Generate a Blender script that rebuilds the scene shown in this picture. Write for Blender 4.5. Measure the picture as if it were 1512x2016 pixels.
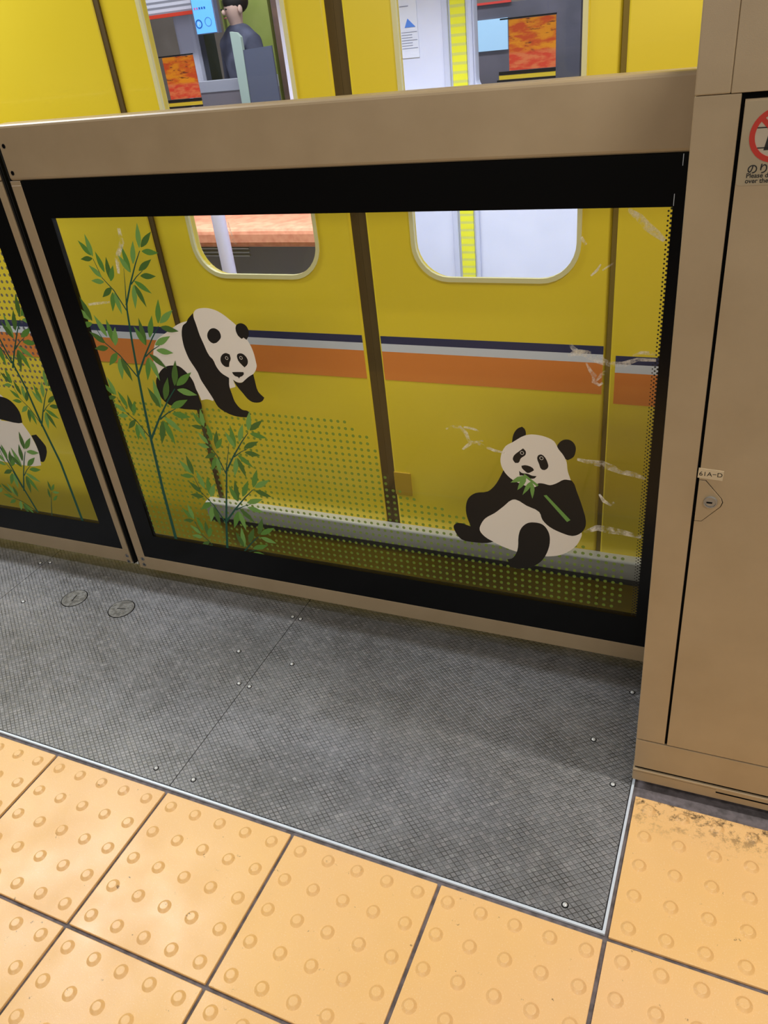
import bpy, bmesh, math, random
from mathutils import Vector, Matrix
from mathutils.geometry import tessellate_polygon

for o in list(bpy.data.objects):
    bpy.data.objects.remove(o)
SC = bpy.context.scene
COL = SC.collection
random.seed(7)

# ------------------------------------------------------------------ camera, light, exposure
SLOPE = 0.0168                      # the doors and the train run at this small angle to the tile rows
TH = math.atan(SLOPE)
DOOR_Y, HOUSE_Y, TRAIN_Y = 0.6317, 0.3186, 1.0

cd = bpy.data.cameras.new('camera')
cam = bpy.data.objects.new('camera', cd); COL.objects.link(cam)
cd.sensor_fit = 'VERTICAL'; cd.sensor_height = 36; cd.lens = 27.639; cd.clip_start = .02
r_ = Vector((0.91279061, 0.39496327, -0.10400636))
d_ = Vector((0.13423310, -0.53061048, -0.83691935))
f_ = Vector((-0.38573926, 0.74997104, -0.53735340))
M = Matrix((r_, -d_, -f_)).transposed().to_4x4()
M.translation = Vector((0.05908, -0.74094, 1.31854))
cam.matrix_world = M
SC.camera = cam

w = bpy.data.worlds.new('world'); SC.world = w; w.use_nodes = True
w.node_tree.nodes['Background'].inputs[0].default_value = (1.0, .92, .80, 1)
w.node_tree.nodes['Background'].inputs[1].default_value = .07

def area(name, loc, size, size_y, power, col, rot=(0, 0, 0)):
    l = bpy.data.lights.new(name, 'AREA'); l.shape = 'RECTANGLE'; l.size = size; l.size_y = size_y
    l.energy = power; l.color = col
    o = bpy.data.objects.new(name, l); COL.objects.link(o); o.location = loc; o.rotation_euler = rot
    return o
WARM = (1.0, .95, .86)
area('platform_lamp_near', (1.05, .27, 2.75), 1.0, .10, 40, WARM)
area('platform_lamp_far', (-2.8, .31, 2.75), 1.3, .12, 12, (.93, .95, 1.0))
area('door_front_fill', (-.3, -3.0, 1.9), 4.0, .5, 36, WARM, (math.radians(70), 0, 0))  # unseen fill added behind the camera, tilted to lift the door fronts
area('track_edge_lamp', (-2.7, .640, 2.4), 1.6, .016, 48, (.92, .96, 1.0), (0, 0, .029))
area('housing_front_fill', (1.0, -1.1, 2.5), 1.2, .12, 16, WARM)  # added fill, set to the right to brighten the housing front
area('train_ceiling_lamp', (-1.2, 2.35, 2.2), 5.0, .2, 130, (.74, .80, 1.0)).data.spread = 1.9
area('far_platform_lamp', (-3.0, 4.3, 2.9), 7.0, .3, 150, (.90, .93, 1.0))
SC.view_settings.view_transform = 'Standard'; SC.view_settings.look = 'None'
SC.view_settings.gamma = 1; SC.view_settings.use_curve_mapping = False
SC.view_settings.exposure = 0.0

# ------------------------------------------------------------------ helpers
def lin(r, g, b):
    f = lambda c: (c/255/12.92) if c <= 10 else ((c/255+.055)/1.055)**2.4
    return (f(r), f(g), f(b), 1)

def mat(name, col, rough=.5, metal=0.0, spec=.5, noise=None, bump=None, emit=None, coat=0, coords='Object'):
    """plain procedural surface; noise=(scale, second colour, lo, hi), bump=(scale, strength)"""
    m = bpy.data.materials.new(name); m.use_nodes = True
    nt = m.node_tree; b = nt.nodes['Principled BSDF']
    b.inputs['Base Color'].default_value = col; b.inputs['Roughness'].default_value = rough
    b.inputs['Metallic'].default_value = metal; b.inputs['Specular IOR Level'].default_value = spec
    b.inputs['Coat Weight'].default_value = coat
    if emit:
        b.inputs['Emission Color'].default_value = emit[0]; b.inputs['Emission Strength'].default_value = emit[1]
    tc = nt.nodes.new('ShaderNodeTexCoord')
    if noise:
        n = nt.nodes.new('ShaderNodeTexNoise'); n.inputs['Scale'].default_value = noise[0]; n.inputs['Detail'].default_value = 5
        r = nt.nodes.new('ShaderNodeMapRange'); r.inputs[1].default_value = noise[2]; r.inputs[2].default_value = noise[3]
        x = nt.nodes.new('ShaderNodeMix'); x.data_type = 'RGBA'
        x.inputs[6].default_value = col; x.inputs[7].default_value = noise[1]
        nt.links.new(tc.outputs[coords], n.inputs['Vector']); nt.links.new(n.outputs[0], r.inputs[0])
        nt.links.new(r.outputs[0], x.inputs[0]); nt.links.new(x.outputs[2], b.inputs['Base Color'])
    if bump:
        n2 = nt.nodes.new('ShaderNodeTexNoise'); n2.inputs['Scale'].default_value = bump[0]; n2.inputs['Detail'].default_value = 3
        bp = nt.nodes.new('ShaderNodeBump'); bp.inputs['Strength'].default_value = bump[1]; bp.inputs['Distance'].default_value = .002
        nt.links.new(tc.outputs[coords], n2.inputs['Vector']); nt.links.new(n2.outputs[0], bp.inputs['Height'])
        nt.links.new(bp.outputs[0], b.inputs['Normal'])
    return m

class NT:
    """tiny node-expression helper"""
    def __init__(s, m): s.nt = m.node_tree; s.b = s.nt.nodes['Principled BSDF']
    def math(s, op, a, b=None, c=None, clamp=False):
        n = s.nt.nodes.new('ShaderNodeMath'); n.operation = op; n.use_clamp = clamp
        for i, v in enumerate((a, b, c)):
            if v is None: continue
            if isinstance(v, (int, float)): n.inputs[i].default_value = v
            else: s.nt.links.new(v, n.inputs[i])
        return n.outputs[0]
    def mix(s, f, a, b):
        n = s.nt.nodes.new('ShaderNodeMix'); n.data_type = 'RGBA'
        for i, v in ((0, f), (6, a), (7, b)):
            if isinstance(v, (tuple, float, int)): n.inputs[i].default_value = v
            else: s.nt.links.new(v, n.inputs[i])
        return n.outputs[2]
    def noise(s, scale, vec, detail=4, rough=.5):
        n = s.nt.nodes.new('ShaderNodeTexNoise'); n.inputs['Scale'].default_value = scale
        n.inputs['Detail'].default_value = detail; n.inputs['Roughness'].default_value = rough
        s.nt.links.new(vec, n.inputs['Vector']); return n.outputs[0]
    def rng(s, v, a, b, c=0., d=1.):
        n = s.nt.nodes.new('ShaderNodeMapRange'); s.nt.links.new(v, n.inputs[0])
        for i, k in enumerate((a, b, c, d)): n.inputs[i+1].default_value = k
        return n.outputs[0]
    def pos(s):
        g = s.nt.nodes.new('ShaderNodeTexCoord'); return g.outputs['Object']
    def wpos(s):
        g = s.nt.nodes.new('ShaderNodeNewGeometry'); return g.outputs['Position']
    def sep(s, v):
        n = s.nt.nodes.new('ShaderNodeSeparateXYZ'); s.nt.links.new(v, n.inputs[0]); return n.outputs
    def bump(s, h, st, dist):
        n = s.nt.nodes.new('ShaderNodeBump'); n.inputs['Strength'].default_value = st; n.inputs['Distance'].default_value = dist
        s.nt.links.new(h, n.inputs['Height']); return n.outputs[0]
    def to(s, sock, v): s.nt.links.new(v, s.b.inputs[sock])

class MB:
    """collects shapes, then links them as ONE mesh object"""
    def __init__(s): s.v = []; s.f = []; s.m = []; s.sm = []
    def add(s, vs, fs, mi=0, smooth=False):
        n = len(s.v); s.v += [tuple(q) for q in vs]
        for f in fs: s.f.append([n+i for i in f]); s.m.append(mi); s.sm.append(smooth)
        return s
    def box(s, x0, x1, y0, y1, z0, z1, mi=0):
        vs = [(x, y, z) for x in (x0, x1) for y in (y0, y1) for z in (z0, z1)]
        return s.add(vs, [(0, 1, 3, 2), (4, 6, 7, 5), (0, 4, 5, 1), (2, 3, 7, 6), (0, 2, 6, 4), (1, 5, 7, 3)], mi)
    def prism(s, pts, y0, y1, mi=0, holes=()):
        """outline in x,z given thickness between y0 (front) and y1"""
        loops = [list(pts)] + [list(h) for h in holes]
        flat = [q for L in loops for q in L]
        tri = tessellate_polygon([[Vector((q[0], q[1], 0)) for q in L] for L in loops])
        fr = [(q[0], y0, q[1]) for q in flat]; bk = [(q[0], y1, q[1]) for q in flat]
        n = len(flat)
        fs = []
        for t in tri:
            a, b, c = [flat[i] for i in t]
            cr = (b[0]-a[0])*(c[1]-a[1])-(b[1]-a[1])*(c[0]-a[0])
            t = list(t) if cr > 0 else list(t)[::-1]
            fs.append(t)
            if y1 != y0: fs.append([i+n for i in t[::-1]])
        if y1 != y0:
            k = 0
            for li, L in enumerate(loops):
                ar = sum(L[i][0]*L[(i+1) % len(L)][1]-L[(i+1) % len(L)][0]*L[i][1] for i in range(len(L)))
                ccw = ar > 0
                if li: ccw = not ccw
                for i in range(len(L)):
                    a, b = k+i, k+(i+1) % len(L)
                    if li and False: pass
                    fs.append([b, a, a+n, b+n] if ccw else [a, b, b+n, a+n])
                k += len(L)
            return s.add(fr+bk, fs, mi)
        return s.add(fr, fs, mi)
    def disc(s, cx, cz, r, y0, y1, mi=0, n=24, r2=None):
        pts = [(cx+r*math.cos(2*math.pi*i/n), cz+r*math.sin(2*math.pi*i/n)) for i in range(n)]
        if r2:
            h = [(cx+r2*math.cos(2*math.pi*i/n), cz+r2*math.sin(2*math.pi*i/n)) for i in range(n)]
            vs = []; fs = []
            for P_, y in ((pts, y0), (h, y0), (pts, y1), (h, y1)): vs += [(q[0], y, q[1]) for q in P_]
            for i in range(n):
                j = (i+1) % n
                fs += [(i, j, n+j, n+i)]
                if y1 != y0: fs += [(j, i, 2*n+i, 2*n+j), (n+i, n+j, 3*n+j, 3*n+i), (2*n+j, 2*n+i, 3*n+i, 3*n+j)]
            return s.add(vs, fs, mi)
        return s.prism(pts, y0, y1, mi)
    def lathe(s, cx, cy, prof, n=20, mi=0, smooth=True):
        """vertical axis; prof = [(r, z)] from the outside bottom up to r=0"""
        vs = []; fs = []
        for r, z in prof[:-1]:
            vs += [(cx+r*math.cos(2*math.pi*i/n), cy+r*math.sin(2*math.pi*i/n), z) for i in range(n)]
        k = len(prof)-1
        for a in range(k-1):
            for i in range(n):
                j = (i+1) % n; fs.append((a*n+i, a*n+j, (a+1)*n+j, (a+1)*n+i))
        vs.append((cx, cy, prof[-1][1])); c = len(vs)-1
        for i in range(n): fs.append(((k-1)*n+i, (k-1)*n+(i+1) % n, c))
        return s.add(vs, fs, mi, smooth)
    def build(s, name, mats, parent=None, off=(0, 0, 0), bevel=0, label=None):
        me = bpy.data.meshes.new(name)
        me.from_pydata([(a-off[0], b-off[1], c-off[2]) for a, b, c in s.v], [], s.f)
        for m in (mats if isinstance(mats, (list, tuple)) else [mats]): me.materials.append(m)
        for p, mi, sm in zip(me.polygons, s.m, s.sm): p.material_index = mi; p.use_smooth = sm
        me.update()
        o = bpy.data.objects.new(name, me); COL.objects.link(o)
        if parent: o.parent = parent
        if bevel:
            b = o.modifiers.new('bevel', 'BEVEL'); b.width = bevel; b.segments = 3; b.limit_method = 'ANGLE'
        if label: o['label'] = label
        return o

def thing(name, label, cat, loc=(0, 0, 0), rot=(0, 0, 0), group=None):
    o = bpy.data.objects.new(name, None); COL.objects.link(o); o.empty_display_size = .05
    o.location = loc; o.rotation_euler = rot
    o['label'] = label; o['category'] = cat
    if group: o['group'] = group
    return o
def tag(o, label, cat, group=None):
    o['label'] = label; o['category'] = cat
    if group: o['group'] = group
    return o
def struct(o): o['kind'] = 'structure'; return o
def rrect(x0, x1, z0, z1, r, n=8):
    pts = []
    for cx, cz, a0 in ((x1-r, z0+r, -90), (x1-r, z1-r, 0), (x0+r, z1-r, 90), (x0+r, z0+r, 180)):
        for i in range(n+1):
            a = math.radians(a0+90*i/n); pts.append((cx+r*math.cos(a), cz+r*math.sin(a)))
    return pts
def text(body, x, z, size, y, m, parent, name='lettering', align='LEFT', off=(0, 0, 0), bold=0, sx=1.0):
    c = bpy.data.curves.new(name, 'FONT'); c.body = body; c.size = size; c.align_x = align; c.extrude = .0001; c.offset = bold
    t = bpy.data.objects.new(name, c); COL.objects.link(t)
    bpy.context.view_layer.update()
    me = bpy.data.meshes.new_from_object(t.evaluated_get(bpy.context.evaluated_depsgraph_get()))
    bpy.data.objects.remove(t)
    me.transform(Matrix.Rotation(math.pi/2, 4, 'X') @ Matrix.Diagonal((sx, 1, 1, 1)))
    me.transform(Matrix.Translation((x-off[0], y-off[1], z-off[2])))
    me.materials.clear(); me.materials.append(m)
    o = bpy.data.objects.new(name, me); COL.objects.link(o); o.parent = parent
    return o

# ------------------------------------------------------------------ materials
BEIGE = mat('beige_paint', lin(176, 155, 124), .38, noise=(9, lin(168, 147, 116), .35, .7), bump=(900, .05))
BLACK = mat('black_glass_border', lin(6, 6, 6), .22, spec=.25)
RUBBER = mat('black_rubber', lin(14, 13, 12), .6, spec=.3)
GAP = mat('dark_gap', lin(4, 4, 4), .9, spec=.1)
STEEL = mat('brushed_steel', lin(190, 190, 190), .28, 1.0, bump=(60, .05))
CHROME = mat('chrome', lin(140, 140, 138), .15, .35)
ALU = mat('aluminium_trim', lin(216, 226, 240), .3, .1)
BOLT = mat('bolt_head', lin(214, 216, 218), .25, .3)
DARKMETAL = mat('dark_metal', lin(60, 58, 55), .5, .5)

def glass_mat(name, tint, fac=.10, rough=.03):
    m = bpy.data.materials.new(name); m.use_nodes = True; nt = m.node_tree; nt.nodes.clear()
    out = nt.nodes.new('ShaderNodeOutputMaterial'); t = nt.nodes.new('ShaderNodeBsdfTransparent'); g = nt.nodes.new('ShaderNodeBsdfGlossy')
    fr = nt.nodes.new('ShaderNodeFresnel'); fr.inputs[0].default_value = 1.45
    mu = nt.nodes.new('ShaderNodeMath'); mu.operation = 'MULTIPLY'; mu.inputs[1].default_value = fac
    mx = nt.nodes.new('ShaderNodeMixShader')
    t.inputs[0].default_value = tint; g.inputs['Roughness'].default_value = rough
    ge = nt.nodes.new('ShaderNodeNewGeometry'); fb = nt.nodes.new('ShaderNodeMath'); fb.operation = 'SUBTRACT'; fb.inputs[0].default_value = 1.0
    m2 = nt.nodes.new('ShaderNodeMath'); m2.operation = 'MULTIPLY'      # only the outer surface reflects
    nt.links.new(ge.outputs['Backfacing'], fb.inputs[1]); nt.links.new(fr.outputs[0], mu.inputs[0])
    nt.links.new(mu.outputs[0], m2.inputs[0]); nt.links.new(fb.outputs[0], m2.inputs[1]); nt.links.new(m2.outputs[0], mx.inputs[0])
    nt.links.new(t.outputs[0], mx.inputs[1]); nt.links.new(g.outputs[0], mx.inputs[2]); nt.links.new(mx.outputs[0], out.inputs[0])
    return m
GLASS = glass_mat('door_glass', (.955, .96, .95, 1), .8)
TGLASS = glass_mat('train_glass', (.95, .96, .96, 1), .6)

def alpha_mat(name, col, alpha=None, streak=None, rough=.5):
    """print or film with a fixed or noise-broken opacity"""
    m = mat(name, col, rough); n = NT(m)
    if alpha is not None: n.b.inputs['Alpha'].default_value = alpha
    if streak:
        v = n.noise(streak[0], n.pos(), 8, .7); a = n.rng(v, streak[1], streak[2], 0, streak[3]); n.to('Alpha', a)
    return m

# deck: small rhombic studs with dark grooves, scuffed
def deck_material():
    m = mat('studded_deck', lin(100, 99, 96), .5); n = NT(m)
    p = n.wpos(); x, y, z = n.sep(p)
    a = n.math('MULTIPLY', x, .616); b = n.math('MULTIPLY', y, .788)
    g = []; cells = []
    for op in ('ADD', 'SUBTRACT'):
        c = n.math(op, b, a); c = n.math('ADD', n.math('MULTIPLY', c, 1/.0090), 400.); cells.append(n.math('FLOOR', c)); c = n.math('FRACT', c)
        g.append(n.math('ABSOLUTE', n.math('SUBTRACT', c, .5)))       # .5 at the groove
    e = n.math('MAXIMUM', g[0], g[1])
    groove = n.rng(e, .37, .45)
    cv = n.nt.nodes.new('ShaderNodeCombineXYZ'); n.nt.links.new(cells[0], cv.inputs[0]); n.nt.links.new(cells[1], cv.inputs[1])
    wn = n.nt.nodes.new('ShaderNodeTexWhiteNoise'); n.nt.links.new(cv.outputs[0], wn.inputs['Vector']); cell = wn.outputs['Value']
    centre = n.rng(e, .10, .18, 1, 0)
    big = n.noise(3.2, p, 6, .6); fine = n.noise(55, p, 4, .7); spk = n.noise(300, p, 2)
    wear = n.rng(n.noise(22, p, 5, .65), .42, .60)
    groove_w = n.math('MULTIPLY', groove, n.rng(wear, 0, 1, .45, 1.0))
    c1 = n.mix(n.rng(big, .35, .7), lin(131, 132, 137), lin(90, 90, 92))
    c1 = n.mix(n.rng(fine, .55, .75), c1, lin(150, 151, 152))
    c1 = n.mix(n.math('MULTIPLY', n.rng(cell, .55, 1.0), .16), c1, lin(188, 179, 180))
    c1 = n.mix(n.math('MULTIPLY', n.rng(cell, .35, 0.0), .16), c1, lin(70, 70, 70))
    c1 = n.mix(n.rng(spk, .62, .8), c1, lin(60, 58, 55))
    c1 = n.mix(n.math('MULTIPLY', centre, .12), c1, lin(60, 58, 54))
    c1 = n.mix(groove_w, c1, lin(38, 37, 36))
    n.to('Base Color', c1)
    n.to('Roughness', n.rng(fine, .3, .8, .30, .52)); n.b.inputs['Specular IOR Level'].default_value = .9
    h = n.math('SUBTRACT', 1.0, groove)
    h = n.math('ADD', h, n.math('MULTIPLY', spk, .25))
    n.to('Normal', n.bump(h, .55, .0008))
    return m
DECK = deck_material()

def tile_material():
    m = mat('tactile_yellow', lin(240, 190, 112), .42); n = NT(m); p = n.wpos()
    x, y, z = n.sep(p)
    v = n.noise(2.4, p, 3); c = n.mix(n.rng(v, .35, .7), lin(242, 194, 124), lin(239, 192, 136))
    f = n.noise(420, p, 2); c = n.mix(n.rng(f, .58, .75, 0, .5), c, lin(250, 220, 180))
    d = n.noise(46, p, 6, .72); c = n.mix(n.rng(d, .655, .70, 0, .8), c, lin(92, 66, 40))
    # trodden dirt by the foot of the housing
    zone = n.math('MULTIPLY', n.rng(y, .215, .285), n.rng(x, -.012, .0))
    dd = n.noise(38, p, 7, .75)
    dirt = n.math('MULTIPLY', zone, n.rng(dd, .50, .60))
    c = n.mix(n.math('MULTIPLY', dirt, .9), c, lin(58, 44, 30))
    n.to('Base Color', c); n.to('Roughness', n.rng(n.noise(8, p, 4), .3, .7, .30, .5))
    n.to('Normal', n.bump(n.noise(500, p, 2), .12, .0006))
    return m
TILE = tile_material()
GROUT = mat('grey_joint', lin(122, 114, 118), .8, noise=(60, lin(92, 86, 88), .4, .65), bump=(300, .3), coords='Object')
CONCRETE = mat('dark_concrete', lin(62, 60, 54), .85, noise=(14, lin(44, 42, 38), .4, .7), bump=(120, .4))

# ------------------------------------------------------------------ the setting
fl = MB(); fl.box(-4.5, 2.0, -3.6, .80, -.25, -.0055)
struct(fl.build('floor', GROUT))
e = MB(); e.box(-4.5, 2.0, .772, .805, -.06, .001)
struct(e.build('trim_1', mat('platform_edge_strip', lin(70, 68, 64), .6, noise=(30, lin(50, 48, 45), .4, .6)), bevel=.002))
# aluminium strip round the deck: along the front and up the right side
t = MB(); t.box(-4.5, -.0152, .0062, .0112, -.005, .0006); t.box(-.0202, -.0152, .0112, .640, -.005, .0006)
struct(t.build('trim_2', ALU, bevel=.0006))
t = MB(); t.box(-4.5, 2.0, .80, 3.75, -1.15, -1.05); struct(t.build('floor_trackbed', CONCRETE))
t = MB(); t.box(-6.5, 2.0, 3.75, 7.2, -.25, 0); struct(t.build('floor_far_platform', mat('far_floor', lin(150, 148, 145), .5, noise=(4, lin(130, 128, 126), .4, .6))))
t = MB(); t.box(-8, 3.0, 6.6, 6.75, 0, 3.2); struct(t.build('wall_far', mat('far_wall', lin(150, 138, 128), .6, noise=(2, lin(135, 122, 112), .4, .6))))
t = MB(); t.box(-8, 3.0, 3.6, 6.75, 3.2, 3.3); struct(t.build('ceiling_far', mat('far_ceiling', lin(190, 190, 190), .7, noise=(2, lin(175, 175, 176), .4, .6))))

# tactile paving: one thing, each 30 cm tile a part with 5 x 5 truncated studs
tp = thing('tactile_paving', 'yellow tactile paving tiles with round studs along the grey deck and housing', 'tactile paving', (0, 0, 0))
def tile_mesh(wd, dp, px):
    b = MB(); b.box(-wd/2, wd/2, -dp/2, dp/2, -.006, 0)
    for i in range(5):
        for j in range(5):
            cx = (i-2)*px; cy = (j-2)*.0602
            b.lathe(cx, cy, [(.0128, 0), (.0124, .0002), (.0119, .0006), (.0080, .0043), (.0076, .0046), (.0070, .0048), (.0064, .0048), (0, .0048)], 24, smooth=True)
    return b
def place_tile(x0, x1, y0, y1, cache={}):
    key = (round(x1-x0, 3), round(y1-y0, 3))
    cx, cy = (x0+x1)/2, (y0+y1)/2
    if key in cache:
        o = cache[key].copy(); COL.objects.link(o); o.parent = tp
    else:
        o = tile_mesh(x1-x0, y1-y0, .0597).build('tile', TILE, tp); cache[key] = o
        bv = o.modifiers.new('bevel', 'BEVEL'); bv.width = .0012; bv.segments = 2; bv.limit_method = 'ANGLE'; bv.angle_limit = math.radians(60)
    o.location = (cx, cy, 0)
XJ = [-1.812, -1.510, -1.208, -.906, -.604, -.302, -.0135, .2885, .5905]
YJ = [.0005, -.3015, -.6035, -.9055]
for i in range(8):
    for j in range(3):
        place_tile(XJ[i]+.0035, XJ[i+1]-.0035, YJ[j+1]+.0035, YJ[j]-.0035)
for i in (6, 7):
    place_tile(XJ[i]+.0045, XJ[i+1]-.0035, YJ[0]+.0035, .2935)

# deck panels with bolts and round covers
def bolt_mb(x, y):
    b = MB(); b.lathe(x, y, [(.0062, .0001), (.0058, .0006), (.0052, .0007), (0, .0007)], 16, 1)
    b.lathe(x, y, [(.0044, .0005), (.0040, .0020), (.0024, .0030), (0, .0033)], 16, 0); return b
def deck_panel(x0, x1, label, bolts):
    cx = (x0+x1)/2; off = (cx, .4, -.0055)
    t = thing('deck_panel', label, 'deck panel', off, group='studded deck panels between the doors and the yellow tiles')
    b = MB(); b.box(x0+.0009, x1-.0009, .0132, .771, -.0055, 0)
    b.build('plate', DECK, t, off)
    for q in bolts: bolt_mb(*q).build('bolt', [BOLT, GAP], t, off)
    return t
deck_panel(-.9095, -.0212, 'grey studded deck panel ending at the beige housing on the right',
           [(-.897, .568), (-.836, .412), (-.898, .314), (-.869, .042), (-.056, .561), (-.110, .405), (-.054, .306), (-.087, .034)])
pm = deck_panel(-1.80, -.9095, 'grey studded deck panel with two round covers, below the gap between the glass doors',
           [(-.922, .570), (-.990, .412), (-.928, .315), (-.966, .041), (-1.784, .580), (-1.719, .404), (-1.775, .315), (-1.74, .041)])
deck_panel(-2.69, -1.80, 'grey studded deck panel cut off at the left edge of the photo',
           [(-1.814, .569), (-1.877, .404), (-1.823, .315), (-1.85, .041)])
COVER = mat('round_cover', lin(122, 121, 118), .45, noise=(90, lin(88, 86, 82), .42, .6), bump=(260, .35))
for cx, cy, a in ((-1.578, .461, 100), (-1.408, .462, 10)):
    off = (-1.35475, .4, -.0055)
    b = MB(); b.lathe(cx, cy, [(.0378, .0002), (.0362, .0003), (0, .0003)], 40, 1, False)
    b.lathe(cx, cy, [(.0355, .0003), (.0353, .0010), (0, .0010)], 40, 0, False)
    c = b.build('round_cover', [COVER, GAP], pm, off)
    s_ = MB(); s_.box(-.013, .013, -.0012, .0012, .0008, .0013)
    so = s_.build('slot', GAP, c); so.location = (cx-off[0], cy-off[1], -off[2]); so.rotation_euler = (0, 0, math.radians(a))

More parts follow.
